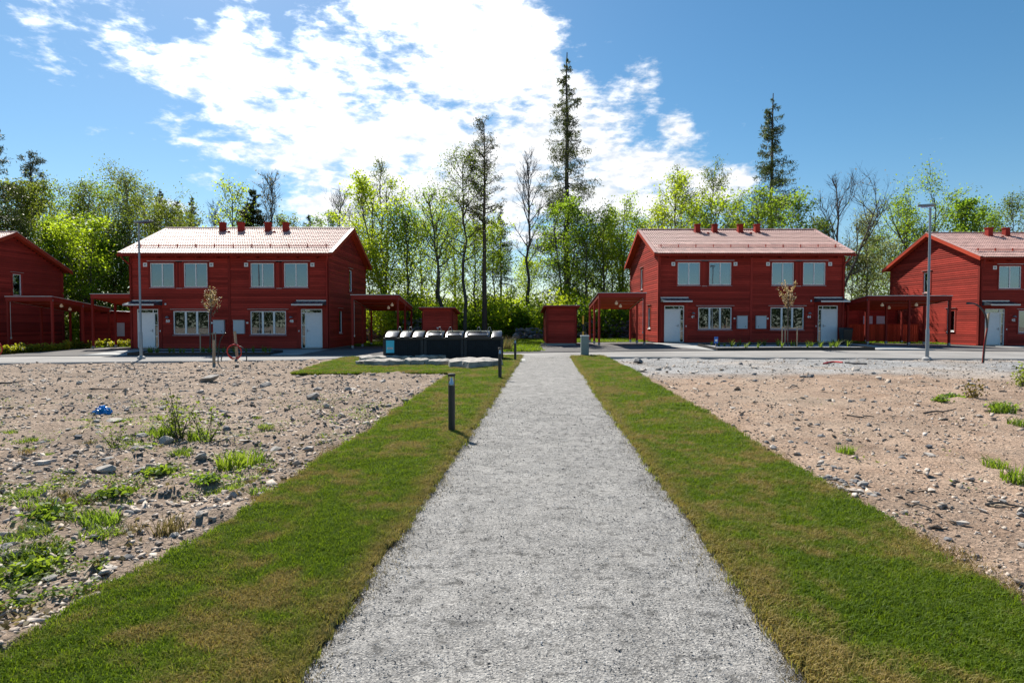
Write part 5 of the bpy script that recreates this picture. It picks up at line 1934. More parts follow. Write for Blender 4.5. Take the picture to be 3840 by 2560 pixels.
t_(BAREN, 1920, 56, 410, 7.4, 'wide bare tree against the sky between houses 44 and 42', n=250, leaf=.14, leafm='leaf_bronze', bare=True, base=.35, fork=True)
t_(LEAFY, 1990, 58, 500, 4.4, 'pale silvery leafy tree between houses 44 and 42', n=6000, leaf=.17, leafm='leaf_pale', base=.06)
t_(LEAFY, 1955, 58, 600, 4.2, 'low pale leafy tree at the right corner of house 44', n=5000, leaf=.17, leafm='leaf_pale', base=.06)
t_(LEAFY, 2045, 58, 560, 4.0, 'loose pale tree close behind the gable of 42', n=2600, leaf=.17, leafm='leaf_pale', base=.1)
t_(LEAFY, 2140, 57, 436, 9.4, 'wide airy tree with dark limbs above the gable of 42', n=7200, leaf=.19, leafm='leaf_green', base=.25, fork=True)
t_(LEAFY, 2215, 54, 462, 4.4, 'dense green maple above the ridge of 42', n=6500, leaf=.22, leafm='leaf_green', base=.25)
t_(LEAFY, 2320, 58, 470, 6.0, 'loose tree above the ridge of 42 at the right picture edge', n=4000, leaf=.18, leafm='leaf_birch', base=.25)
# left wood
t_(SPR, -30, 46, 215, 11, 'dark spruce branches entering at the left picture edge', n=2600, leaf=.34, leafm='needle', base=.1, droop=.8, sparse=.9)
t_(PINE, 92, 58, 356, 6.2, 'dark pine top leaning over the left wood', n=6000, leaf=.28, leafm='needle_pine', barkm='bark_pine', base=.38, lean=-.03)
t_(LEAFY, 60, 52, 430, 7.0, 'olive leafy tree behind the house at the left picture edge', n=10400, leaf=.20, leafm='leaf_birch', base=.1)
t_(LEAFY, 130, 50, 520, 5.4, 'yellow-green tree above the slope of the left gable', n=8320, leaf=.20, leafm='leaf_green', base=.08)
t_(BIRCH, 212, 57, 424, 6.2, 'birch with olive crown, first right of the dark pine', n=9360, leaf=.17, leafm='leaf_birch', barkm='bark_birch', base=.15, droop=.8)
t_(LEAFY, 212, 48, 500, 5.4, 'bright yellow-green tree between the left gable and door 50', n=7500, leaf=.20, leafm='leaf_maple', base=.08, fork=True)
t_(BIRCH, 302, 58, 402, 8.2, 'large drooping birch left of the roof of 50', n=12600, leaf=.17, leafm='leaf_birch', barkm='bark_birch', base=.12, droop=1.0)
t_(BIRCH, 385, 55, 462, 6.2, 'olive drooping birch behind the left roof edge of 50', n=8280, leaf=.17, leafm='leaf_birch', barkm='bark_birch', base=.15, droop=.8)
t_(LEAFY, 262, 51, 560, 4.4, 'green tree close to the left corner of house 50', n=7360, leaf=.20, leafm='leaf_green', base=.06)
t_(SPR, 372, 64, 430, 6.5, 'dark ragged conifer rising behind the drooping birches', n=2600, leaf=.30, leafm='needle', base=.3, droop=.3)
t_(SPR, 412, 66, 455, 7.1, 'dark conifer, left of two pointed tops behind the roof of 50', n=3000, leaf=.30, leafm='needle', base=.1, droop=.2)
t_(SPR, 446, 66, 447, 6.1, 'dark conifer, right of two pointed tops behind the roof of 50', n=3000, leaf=.30, leafm='needle', base=.1, droop=.2)
t_(LEAFY, 540, 56, 425, 4.8, 'sparse yellow-leaved tree above the first roof vents of 50', n=1500, leaf=.22, leafm='leaf_maple', base=.35)
t_(SPR, 586, 58, 428, 9.2, 'dense dark conifer above the roof vents of house 50', n=5200, leaf=.30, leafm='needle', base=.1, droop=.25)
t_(BAREN, 628, 59, 402, 4.0, 'slender nearly bare tree right of the dense dark conifer', n=380, leaf=.20, leafm='leaf_bronze', bare=True, base=.4, upright=.3)
t_(BAREN, 497, 62, 468, 3.6, 'thin bare saplings above the left part of the roof of 50', n=60, leaf=.14, leafm='leaf_bronze', bare=True, base=.3, upright=.3)
t_(SPR, 712, 66, 490, 7.8, 'dark low conifer behind the ridge of 48', n=2600, leaf=.30, leafm='needle', base=.1, droop=.2)
t_(BAREN, 785, 62, 440, 4.6, 'bare branching tree above the right ridge end of 48', n=0, bare=True, base=.35, upright=.2)
t_(BIRCH, 832, 58, 445, 4.4, 'pale olive birch between the bare tree and the maple beside 48', n=4500, leaf=.16, leafm='leaf_birch', barkm='bark_birch', base=.15, droop=.5)
for i, (kind, px, Y, top, w, label, o) in enumerate(T):
    tree(kind, tx(px, Y), Y, th(top, Y), w, 100 + i, label, **o)

# thicket behind the path and the houses: slender young trees that nothing tells apart
THICK = [(850, 47.5, 560, 4.0), (935, 50, 500, 6.8), (970, 58, 520, 6.5), (1005, 54, 480, 6.5), (1045, 61, 500, 6.2), (1090, 54, 530, 6.5), (1135, 55, 520, 5.6), (1345, 57, 520, 6.8), (1385, 58, 500, 6.8), (1405, 60, 560, 6.2), (1470, 61, 520, 6.5), (1215, 62, 610, 5.0), (1380, 66, 540, 6.0)]
protos = {}
for i, (px, Y, top, w) in enumerate(THICK):
    lm = ['leaf_maple', 'leaf_green', 'leaf_maple'][i % 3]
    tree('leafy_tree', tx(px, Y), Y, th(top, Y), w, 300 + i, 'slender young leafy tree in the thicket between the two middle houses', group='slender trees of the thicket', n=4800, leaf=.17, leafm=lm, base=.06)
for i, (px, Y, top, w) in enumerate([(170, 62, 455, 9), (250, 62, 440, 9), (340, 62, 455, 9), (120, 60, 450, 8), (420, 60, 500, 7), (200, 53, 520, 7), (290, 53, 520, 7), (20, 60, 480, 6), (90, 49, 590, 4.5), (560, 64, 490, 5), (660, 62, 505, 5), (760, 60, 500, 5), (1880, 60, 520, 5), (2000, 62, 560, 5), (2080, 60, 520, 5), (2270, 62, 500, 5), (1680, 62, 480, 5), (1590, 62, 480, 5)]):
    side = 'left' if px < 800 else 'right'
    tree('leafy_tree', tx(px, Y), Y, th(top, Y), w, 360 + i, 'green background tree filling the wood behind the %s-hand houses' % side, group='background trees behind the %s-hand houses' % side, n=4200, leaf=.20, leafm=['leaf_birch', 'leaf_green'][i % 2], base=.08)


def shrub_leaves(n, w, h, seed, leaf, m, name='shrub', stems=9):
    r = np.random.default_rng(seed); rr = random.Random(seed)
    B = Branches(); C = []
    for k in range(stems):
        a = rr.uniform(0, 6.283); q = rr.uniform(0, .8)
        pts = bent((rr.gauss(0, w * .06), rr.gauss(0, w * .06), -.05), (math.cos(a) * q, math.sin(a) * q, 1), h * rr.uniform(.6, 1.0), 4, rr, .2, .02)
        B.add(pts, max(.004, h * .012), .002, 4)
        mm = n // stems
        us = r.uniform(.12, 1.0, mm)
        C.append(np.array([along(pts, u) for u in us]) + r.normal(0, 1, (mm, 3)) * np.array([w * .11, w * .11, h * .07]))
    C = np.concatenate(C); C[:, 2] = np.maximum(C[:, 2], .02)
    V, F_ = leaf_geo(C, leaf, r, .3, 0, .6)
    cm = np_mesh(name + '_leaves', V, F_); cm.materials.append(m)
    sm = B.mb.mesh(name + '_stems'); sm.materials.append(M['bark'])
    return cm, sm


def place_shrub(meshes, loc, s, rz, name, label, cat, group=None, names=('foliage', 'stems')):
    e = empty(name, loc, rz, label, cat, group); e.scale = (s, s, s)
    for nm, me in zip(names, meshes): link(bpy.data.objects.new(nm, me), e)
    return e


UNDER = [shrub_leaves(1500, 3.2, 2.6, 500 + i, .19, M[['leaf_maple', 'leaf_maple', 'leaf_green'][i % 3]]) for i in range(5)]
for i in range(60):
    px = 845 + (1465 - 845) * (i + random.random()) / 60
    Y = random.uniform(50, 62)
    x = tx(px, Y)
    place_shrub(UNDER[i % 5], (x, Y, float(gz(x, Y)) + .1), random.uniform(.8, 1.9), random.uniform(0, 6.28), 'undergrowth_shrub', 'leafy yellow-green shrub under the trees of the middle thicket', 'shrub', 'shrubs under the middle thicket')
for i, px in enumerate([150, 190, 235, 270, 15, 60, 1945, 1985, 2020, 1960, 2040]):
    Y = random.uniform(49.5, 53); x = tx(px, Y)
    sd_ = 'left-hand' if px < 800 else 'right-hand'
    place_shrub(UNDER[i % 5], (x, Y, float(gz(x, Y))), random.uniform(.8, 1.3), random.uniform(0, 6.28), 'undergrowth_shrub', 'leafy shrub at the edge of the %s wood' % sd_, 'shrub', 'shrubs at the edge of the %s wood' % sd_)

# far wood seen between the trunks: one mass of leaves
nf = 16000
fx = rng.uniform(-130, 130, nf); fy = rng.uniform(92, 112, nf)
top = 3.9 + 1.9 * np.array([noise.noise((x * .07, 3.3, 0)) for x in fx]) + 1.2 * np.array([noise.noise((x * .35, 9.3, 0)) for x in fx])
fz = rng.uniform(0, 1, nf) ** .8 * top + .3
V, F_ = leaf_geo(np.stack([fx, fy, fz], -1), .75, rng, .2)
tag(obj('distant_wood', np_mesh('distant_wood', V, F_), M['leaf_birch']), 'low far-off wood glimpsed between the trunks', None, None, 'stuff')
# wood on the far side of the lots, behind the camera: the windows mirror it
nf = 34000
fx = rng.uniform(-150, 150, nf); fy = rng.uniform(-150, -132, nf)
top = 11.0 + 4.5 * np.array([noise.noise((x * .06, 1.3, 0)) for x in fx]) + 2.2 * np.array([noise.noise((x * .3, 5.3, 0)) for x in fx])
fz = rng.uniform(0, 1, nf) ** .8 * top
V, F_ = leaf_geo(np.stack([fx, fy, fz], -1), 1.05, rng, .2)
tag(obj('distant_wood', np_mesh('distant_wood', V, F_), M['needle']), 'wood on the far side of the lots, mirrored in the windows', None, None, 'stuff')

# ------------------------------------------------------------------ stones


def hull(seed, flat=.6, n=16):
    r = random.Random(seed); bm = bmesh.new()
    for _ in range(n):
        v = Vector((r.gauss(0, 1), r.gauss(0, 1), r.gauss(0, 1))).normalized() * r.uniform(.8, 1.1)
        bm.verts.new((v.x * .5, v.y * .5 * r.uniform(.8, 1), v.z * .5 * flat))
    g = bmesh.ops.convex_hull(bm, input=bm.verts)
    bmesh.ops.delete(bm, geom=[e for e in g['geom_interior'] if isinstance(e, bmesh.types.BMVert)], context='VERTS')
    bmesh.ops.triangulate(bm, faces=bm.faces)
    bmesh.ops.recalc_face_normals(bm, faces=bm.faces)
    me = bpy.data.meshes.new('stone'); bm.to_mesh(me); bm.free()
    return me


HULLS = {k: [hull(700 + i + 50 * j, .35 + .10 * (i % 4), 15 + i % 5) for i in range(6)] for j, k in enumerate(('stone', 'stone_dark', 'stone_pale'))}
for k, l in HULLS.items():
    for me in l: me.materials.append(M[k])


def put_stone(x, y, s, kind, i, label, group, sink=.25, name='stone', cat='stone', zz=None, stretch=None):
    o = bpy.data.objects.new(name, HULLS[kind][i % 6])
    o.location = (x, y, (float(surf_z(x, y)) if zz is None else zz) + s * (.22 - sink * .4))
    o.scale = (s, s * random.uniform(.7, 1), s * random.uniform(.75, 1.05)) if stretch is None else stretch
    o.rotation_euler = (random.uniform(-.25, .25), random.uniform(-.25, .25), random.uniform(0, 6.28))
    link(o)
    return tag(o, label, cat, group)


LANDMARK = [(430, 1585, 70, 'stone_pale', 'large pale slab of stone just below the blue plastic bag'), (1300, 1473, 48, 'stone', 'grey block of stone, nearest of two in the left rubble below the containers'), (1322, 1458, 42, 'stone_pale', 'pinkish block of stone, rear of two in the left rubble below the containers'),
            (1168, 1507, 62, 'stone', 'grey half-buried boulder in the left rubble before the turf edge'), (990, 1445, 60, 'stone', 'long grey stone in the left rubble right of the leaning stake'), (1190, 1460, 46, 'stone_pale', 'angular pale stone left of the two blocks below the containers'),
            (775, 1436, 80, 'stone', 'long half-buried grey rock below the short wooden stake'), (530, 1700, 75, 'stone_pale', 'pale flat stone among the weeds below the tall weed'), (505, 1690, 45, 'stone', 'grey stone leaning on the pale flat stone among the weeds'),
            (615, 1655, 60, 'stone_pale', 'pale stone at the foot of the tall weed'), (525, 1648, 52, 'stone', 'grey-topped stone left of the tall weed foot'), (1153, 1683, 55, 'stone_pale', 'white flat stone lying near the left turf edge'), (1030, 1675, 58, 'stone', 'grey stone left of the white flat stone near the turf edge'),
            (390, 1770, 75, 'stone_pale', 'pale flat stone in the lower left rubble, right of two'), (150, 1750, 62, 'stone_pale', 'pale stone in the lower left rubble, left of two'), (400, 1742, 48, 'stone', 'bluish grey stone above the pale flat stone'), (510, 1765, 46, 'stone_dark', 'dark grey upright stone beside the green weed clump'),
            (745, 1730, 60, 'stone', 'brown-grey stone at the right of the dark upright stone'), (925, 1660, 65, 'stone_pale', 'pale stone slab half under grass near the middle left'), (110, 1990, 60, 'stone_pale', 'pale slab near the left edge in the foreground rubble'), (780, 1930, 50, 'stone', 'grey flat stone beside the left turf edge in front'),
            (745, 1972, 45, 'stone_pale', 'white stone just below the grey flat stone at the turf edge'), (95, 2085, 52, 'stone_pale', 'round pale stone in the lower left foreground'), (20, 2085, 50, 'stone', 'grey stone cut by the left picture edge'), (180, 2190, 60, 'stone', 'grey arched stone lowest in the left foreground'),
            (1372, 1594, 30, 'stone_pale', 'white stone beside the turf edge left of the nearest bollard'), (870, 1870, 40, 'stone', 'small grey stone right of the green weed rosette'),
            (3216, 1386, 40, 'stone_pale', 'rounded pale boulder on the heap by the road at right'), (3280, 1402, 30, 'stone', 'grey stone right of the rounded pale boulder'), (3300, 1422, 32, 'stone_pale', 'pale stone below the rounded boulder at right'), (3017, 1412, 34, 'stone_dark', 'dark stone, left of two in the grey gravel'), (3042, 1412, 32, 'stone_dark', 'dark stone, right of two in the grey gravel'),
            (2830, 1408, 22, 'stone_dark', 'brown stone alone on the grey gravel'), (2470, 1388, 28, 'stone', 'grey stone on the gravel near the right turf'), (2828, 1379, 30, 'stone_pale', 'white brick-shaped stone on the gravel by the road'), (2780, 1365, 26, 'stone_dark', 'flat dark stone on the gravel by the road'),
            (3215, 1845, 60, 'stone_pale', 'large pinkish stone by the right turf edge, in front'), (3240, 1820, 55, 'stone', 'grey stone behind the large pinkish stone by the right turf'), (3440, 1882, 40, 'stone_pale', 'pinkish stone standing alone right of the grey rubble'), (2902, 1688, 34, 'stone_pale', 'round pale stone on the right turf edge'),
            (3025, 1655, 26, 'stone_dark', 'small blue-grey stone in the middle of the right lot'), (2990, 1702, 34, 'stone', 'blue-grey stone at the head of the grey rubble'), (3690, 1910, 45, 'stone_pale', 'flat white stone in the lower right lot'), (3500, 1842, 50, 'stone_pale', 'low pale slab in the lower middle of the right lot'), (3490, 1033 + 670, 44, 'stone_pale', 'long pale stone in the middle right of the lot'),
            (2395, 1362, 40, 'stone_dark', 'dark grey stone at the far turf corner beside the road'), (2408, 1395, 46, 'stone_pale', 'pale broken stone along the far right turf edge'), (3650, 1442, 34, 'stone', 'grey stone beside the dry bush at right')]
for i, (px, py, wpx, k, lab) in enumerate(LANDMARK):
    g = ground(px, py)
    s = wpx * g.y / FPX * 1.05
    put_stone(g.x, g.y + s * .2, s, k, i, lab, 'larger stones on the bare ground')


def free(x, y, m=.06):
    return not (OUT_L(y) - m < x < OUT_R(y) + m) and not (y > LAWN_Y0 - .2 and LAWN_L(y) - .3 < x < 3 and y < 31) and y < road_near(x) - .2


def scatter(n, xr, yr, side):
    out = []
    while len(out) < n:
        y = yr[0] * (yr[1] / yr[0]) ** random.random()
        x = random.uniform(*xr) * (.25 + .75 * y / yr[1])
        if abs(x) < y * .93 and free(x, y) and (x < 0) == (side < 0): out.append((x, y))
    return out


for i, (x, y) in enumerate(scatter(130, (-24, 0), (4.2, 26), -1)):
    s = random.uniform(.06, .14) * (1 + y * .035)
    put_stone(x, y, s, random.choice(['stone', 'stone_pale', 'stone', 'stone_dark']), i, 'loose stone lying in the rubble left of the path', 'loose stones left of the path')
for i, (x, y) in enumerate(scatter(80, (0, 26), (4.5, 24), 1)):
    s = random.uniform(.05, .12) * (1 + y * .035)
    put_stone(x, y, s, random.choice(['stone', 'stone_pale', 'stone_dark']), i, 'loose stone lying on the bare ground right of the path', 'loose stones right of the path')
# grey crushed rock beside the right turf
for i in range(42):
    py = random.uniform(1740, 1880); px = 3000 + (py - 1700) * 1.45 + random.gauss(0, 42)
    g = ground(px, py)
    if free(g.x, g.y, .02): put_stone(g.x, g.y, random.uniform(.05, .11), random.choice(['stone', 'stone', 'stone_dark']), i, 'grey stone of the rubble strip along the right turf edge', 'grey rubble along the right turf edge')


def pebbles(n, xr, yr, side, s0, s1, seed, mats, pw=1.0):
    """gravel too small to pick apart: many little angular stones in one mesh"""
    r = np.random.default_rng(seed)
    y = yr[0] * (yr[1] / yr[0]) ** (r.uniform(0, 1, n * 3) ** pw); x = r.uniform(-1, 1, n * 3) * (y * .95)
    ok = (np.sign(x) == side) & ~((OUT_L(y) - .03 < x) & (x < OUT_R(y) + .03)) & ~((y > LAWN_Y0 - .1) & (LAWN_L(y) - .2 < x) & (x < 3)) & (y < road_near(x) - .05)
    # rubble lies in patches
    cl = np.array([noise.noise((a * .45, b * .45, seed)) for a, b in zip(x, y)])
    ok &= r.uniform(-.6, .75, len(x)) < cl + .15
    x, y = x[ok][:n], y[ok][:n]; n = len(x)
    s = r.uniform(s0, s1, n) ** 1.0 * (1 + y * .05) * r.choice([.6, .8, 1, 1.5], n)
    base = []
    for i in range(5):
        me = hull(900 + seed * 7 + i, .46, 8)
        base.append((np.array([v.co[:] for v in me.vertices]), np.array([p.vertices[:] for p in me.polygons])))
        bpy.data.meshes.remove(me)
    which = r.integers(0, 5, n); a = r.uniform(0, 6.283, n)
    zz = surf_z(x, y)
    VV, FF, off = [], [], 0
    for b in range(5):
        k = np.where(which == b)[0]
        if not len(k): continue
        bv, bf = base[b]
        ca, sa = np.cos(a[k])[:, None], np.sin(a[k])[:, None]
        sx = s[k][:, None]
        X = (bv[None, :, 0] * ca - bv[None, :, 1] * sa) * sx + x[k][:, None]
        Y = (bv[None, :, 0] * sa + bv[None, :, 1] * ca) * sx * .85 + y[k][:, None]
        tx_, ty_ = r.normal(0, .32, (2, len(k), 1))
        Z = (bv[None, :, 2] + bv[None, :, 0] * tx_ + bv[None, :, 1] * ty_) * sx + (zz[k] + s[k] * .08)[:, None]
        VV.append(np.stack([X, Y, Z], -1).reshape(-1, 3))
        FF.append((bf[None] + (off + np.arange(len(k)) * len(bv))[:, None, None]).reshape(-1, 3)); off += len(k) * len(bv)
    o = obj('gravel', np_mesh('gravel', np.concatenate(VV), np.concatenate(FF)), mats)
    o['kind'] = 'stuff'
    return o


def peb_mat(name, tones):
    t = NT(name)
    w = t.pos('World')
    vc = t.n('ShaderNodeTexVoronoi'); t.l(w, vc.inputs['Vector']); vc.inputs['Scale'].default_value = 9
    c = t.n('ShaderNodeSeparateXYZ'); t.l(vc.outputs['Color'], c.inputs[0])
    k = t.math('ADD', t.math('MULTIPLY', c.outputs[0], .6), t.math('MULTIPLY', t.noise(w, 60, 2), .4))
    t.bsdf(t.ramp(k, tones), .92, t.bump(t.noise(w, 60, 3), .4, .01), spec=.25)
    return t.m


pm1 = peb_mat('mixed_rubble', [(.15, (.23, .195, .165)), (.38, (.32, .265, .22)), (.6, (.43, .36, .30)), (.85, (.55, .49, .43))])
pm2 = peb_mat('tan_rubble', [(.15, (.14, .115, .095)), (.4, (.34, .27, .21)), (.65, (.48, .40, .33)), (.85, (.60, .55, .50))])
pebbles(28000, (-26, 0), (2.6, 28), -1, .014, .06, 3, pm1, .75)
pebbles(1300, (-26, 0), (3, 28), -1, .05, .10, 5, pm1, .75)
pebbles(17000, (0, 26), (2.6, 27), 1, .010, .040, 4, pm2, .75)
pebbles(900, (0, 26), (3.4, 27), 1, .05, .10, 6, pm2, .8)

def path_gravel(n, seed):
    r = np.random.default_rng(seed)
    y = 2.2 * 6.5 ** (r.uniform(0, 1, n) ** 1.1); xl, xr = PATH_L(y), PATH_R(y)
    u = r.uniform(0, 1, n); edge = r.random(n) < .3
    u = np.where(edge, np.where(r.random(n) < .5, np.abs(r.normal(0, .06, n)), 1 - np.abs(r.normal(0, .06, n))), u)
    x = xl + (xr - xl) * np.clip(u, .004, .996)
    s = r.uniform(.006, .014, n) * (1 + y * .07) * r.choice([.7, 1, 1, 1.6], n, p=[.4, .3, .25, .05])
    me = hull(4242, .6, 7); bv = np.array([v.co[:] for v in me.vertices]); bf = np.array([p.vertices[:] for p in me.polygons]); bpy.data.meshes.remove(me)
    a = r.uniform(0, 6.283, n); ca, sa = np.cos(a)[:, None], np.sin(a)[:, None]; sx = s[:, None]
    X = (bv[None, :, 0] * ca - bv[None, :, 1] * sa) * sx + x[:, None]; Y = (bv[None, :, 0] * sa + bv[None, :, 1] * ca) * sx * .8 + y[:, None]
    Z = bv[None, :, 2] * sx + (gz(x, y) + .020 + .012 * (1 - (2 * u - 1) ** 2))[:, None]
    V = np.stack([X, Y, Z], -1).reshape(-1, 3); Fx = (bf[None] + (np.arange(n) * len(bv))[:, None, None]).reshape(-1, 3)
    o = obj('gravel', np_mesh('gravel', V, Fx), peb_mat('path_stones', [(.2, (.05, .052, .058)), (.42, (.22, .215, .21)), (.62, (.36, .35, .34)), (.85, (.6, .58, .56))])); o['kind'] = 'stuff'


path_gravel(19000, 12)

# boulders of the old stone wall at the wood's edge
def bank(px0, px1, Y, n, hmax, label, seed):
    r = random.Random(seed)
    root = empty('stone_wall', (tx((px0 + px1) / 2, Y), Y, float(gz(0, Y))), 0, label, 'stone wall', None)
    cx = root.location.x
    for i in range(n):
        x = tx(px0 + (px1 - px0) * r.random(), Y) - cx
        lvl = r.random()
        s = r.uniform(.35, .85) * (1.15 - .5 * lvl)
        o = bpy.data.objects.new('stone', HULLS['stone_dark' if r.random() < .75 else 'stone'][i % 6])
        o.scale = (s * 1.25, s, s * 1.25); o.location = (x, r.uniform(-.5, .5) * (1 - lvl) + .3, lvl * hmax + .1)
        o.rotation_euler = (r.uniform(-.3, .3), r.uniform(-.3, .3), r.uniform(0, 6.28))
        link(o, root)


bank(1330, 1455, 49.6, 110, 1.5, 'dark old stone wall seen under the carport left of door 46', 1)
bank(1180, 1262, 49.8, 60, .9, 'low dark heap of boulders between the waste containers and the right shed', 2)
bank(915, 990, 49.6, 80, 1.7, 'dark stone wall behind the carport beside door 48', 3)
bank(820, 905, 50.2, 50, .8, 'low boulders under the trees behind the carport beside door 48', 4)

# ------------------------------------------------------------------ hedge, weeds, young trees
HEDGE = [shrub_leaves(260, .55, .55, 610 + i, .11, M['hedge'], 'hedge_shrub', 6) for i in range(4)]
spots = [(2 + 17.5 * i, 1325 - i * 1.25) for i in range(15)] + [(275 + 18 * i, 1303 - i * .4) for i in range(4)] + [(352 + 17 * i, 1298) for i in range(2)] + [(374 + 18 * i, 1297.5) for i in range(5)] + [(454 + 17 * i, 1296) for i in range(3)]
for i, (px, py) in enumerate(spots):
    g = ground(px, py + 5)
    part = 'along the driveway at the left picture edge' if px < 265 else 'before the low dark shed left of door 50'
    place_shrub(HEDGE[i % 4], (g.x, g.y, g.z + .02), random.uniform(.95, 1.3), random.uniform(0, 6.28), 'hedge_shrub', 'small yellow-green hedge shrub in the row ' + part, 'shrub', 'hedge shrubs ' + part)

WEEDM = {'grass': M['weed'], 'dry': M['weed_dry']}


def tuft_mesh(name, n, rad, h, w, seed, m):
    me = blade_clump(name, n, rad, h * .45, h, w, seed, .55)
    me.materials.clear(); me.materials.append(m)
    return me


TUFTS = [tuft_mesh('grass_tuft', 110, .15, .19, .012, 40 + i, M['weed']) for i in range(3)] + [tuft_mesh('grass_tuft', 90, .16, .22, .012, 50, M['weed_dry'])]
ROS = [shrub_leaves(300, .40, .13, 640 + i, .042, M['weed'], 'weed', 9) for i in range(4)]
TALLW = [shrub_leaves(230, .42, .75, 660 + i, .05, M['leaf_birch'], 'tall_weed', 7) for i in range(2)]
DRYB = shrub_leaves(260, .6, .42, 670, .05, M['leaf_bronze'], 'dry_bush', 14)
GREENB = shrub_leaves(420, 1.0, .75, 671, .08, M['leaf_birch'], 'green_bush', 12)


def tuft(px, py, s, k, label, group='tufts of grass and weeds on the bare ground'):
    g = ground(px, py)
    o = bpy.data.objects.new('grass_tuft', TUFTS[k]); o.location = (g.x, g.y, float(surf_z(g.x, g.y))); o.scale = (s, s, s); o.rotation_euler = (0, 0, random.uniform(0, 6)); link(o)
    return tag(o, label, 'grass tuft', group)


def rosette(px, py, s, k, label, group='tufts of grass and weeds on the bare ground'):
    g = ground(px, py)
    return place_shrub(ROS[k], (g.x, g.y, float(surf_z(g.x, g.y))), s, random.uniform(0, 6), 'weed', label, 'weed', group, ('leaves', 'stems'))


def weed_at(meshes, px, py, s, name, label, cat):
    g = ground(px, py)
    return place_shrub(meshes, (g.x, g.y, float(surf_z(g.x, g.y))), s, random.uniform(0, 6), name, label, cat)


weed_at(TALLW[0], 672, 1640, 1.25, 'tall_weed', 'tallest leafy weed, left of two standing in the left rubble', 'weed')
weed_at(TALLW[1], 778, 1650, 1.0, 'tall_weed', 'tall leafy weed, right of two standing in the left rubble', 'weed')
weed_at(TALLW[1], 425, 1685, .62, 'tall_weed', 'thin small weed standing left of the tallest weed', 'weed')
weed_at(TALLW[0], 640, 1625, .8, 'tall_weed', 'thin weed close to the left of the tallest weed', 'weed')
weed_at(DRYB, 3648, 1490, 1.25, 'dry_bush', 'brown dry little bush in the right lot', 'bush')
weed_at(GREENB, 3838, 1440, 1.0, 'green_bush', 'dark green bush at the right picture edge beside the road', 'bush')
rosette(788, 1815, 1.35, 0, 'bright green leafy weed in the open rubble left of the turf')
rosette(600, 1770, 1.5, 1, 'large green weed clump beside the dark upright stone')
rosette(430, 1860, 1.6, 2, 'flat green weed patch in the lower left rubble')
rosette(180, 1940, 1.7, 3, 'wide flat green weed patch near the left edge')
rosette(110, 2150, 1.3, 0, 'dark green weed low in the left foreground')
rosette(340, 1870, 1.2, 3, 'small green weed left of the flat weed patch')
rosette(3570, 1490, 2.0, 1, 'dark green weed left of the brown dry bush')
rosette(3530, 1508, 1.5, 2, 'low green weed at the far left of the weeds by the dry bush')
rosette(3760, 1535, 1.8, 0, 'dark green weed right of the dry bush in the right lot')
tuft(385, 1965, 1.0, 0, 'round green grass tuft in the left foreground rubble')
tuft(880, 1755, 1.5, 1, 'long bright grass tuft near the left turf, lower')
tuft(940, 1740, 1.4, 2, 'long bright grass tuft near the left turf, upper')
tuft(610, 1590 + 50, 1.3, 0, 'grass at the left foot of the tallest weed')
tuft(745, 1640, 1.2, 1, 'grass between the two tall weeds')
tuft(640, 2005, .8, 3, 'straw-coloured grass tuft by the left turf edge')
tuft(3760, 1548, 1.6, 1, 'grass tuft below the dark weed in the right lot')
tuft(3820, 1800, 1.2, 2, 'grass tuft at the right picture edge in the right lot')
tuft(3735, 1745, .9, 0, 'small green grass tuft right of the middle of the right lot')
tuft(3170, 1695, .8, 2, 'small green tuft above the grey rubble strip')
tuft(3810, 1590, .9, 0, 'yellow-green tuft near the right edge of the lot')
k = 0
while k < 46:
    px, py = random.uniform(0, 1000), random.uniform(1560, 2150)
    g = ground(px, py)
    if not free(g.x, g.y, .1) or noise.noise((g.x * .6, g.y * .6, 5)) < -.05: continue
    o = bpy.data.objects.new('grass_tuft', TUFTS[k % 4]); s = random.uniform(.35, .75)
    o.location = (g.x, g.y, float(surf_z(g.x, g.y)) - .01); o.scale = (s * 1.5, s * 1.5, s * .8); o.rotation_euler = (0, 0, random.uniform(0, 6)); link(o)
    tag(o, 'small low grass tuft sprouting in the rubble left of the turf', 'grass tuft', 'small grass tufts in the left rubble'); k += 1
# ground cover: small leaves, moss and grass spread over the left lot in patches
def ground_cover(n, seed, m, leaf, yr, side, thr, hz, name):
    r = np.random.default_rng(seed)
    y = yr[0] * (yr[1] / yr[0]) ** r.uniform(0, 1, n * 8); x = r.uniform(-1, 1, n * 8) * y * .95
    cl = np.array([noise.noise((a * .8, b * .8, seed)) + .75 * noise.noise((a * 2.6, b * 2.6, seed + 4)) for a, b in zip(x, y)])
    fade = np.clip((15 - y) / 6, -.6, 0) if side < 0 else 0
    ok = (np.sign(x) == side) & (cl + fade > thr) & ~((OUT_L(y) - .02 < x) & (x < OUT_R(y) + .02)) & (y < 21)
    x, y = x[ok][:n], y[ok][:n]
    C = np.stack([x, y, surf_z(x, y) + r.uniform(.005, hz, len(x))], -1)
    V, F_ = leaf_geo(C, leaf, r, .8, 0, .6)
    o = obj(name, np_mesh(name, V, F_), m); o['kind'] = 'stuff'


ground_cover(20000, 5, M['weed'], .032, (3.0, 14), -1, .33, .05, 'ground_weeds')
ground_cover(9000, 6, M['leaf_birch'], .032, (3.0, 17), -1, .32, .05, 'ground_weeds')
ground_cover(2500, 7, M['weed_dry'], .05, (3.0, 17), -1, .30, .05, 'ground_weeds')
ground_cover(900, 8, M['leaf_birch'], .04, (4, 16), 1, .50, .04, 'ground_weeds')
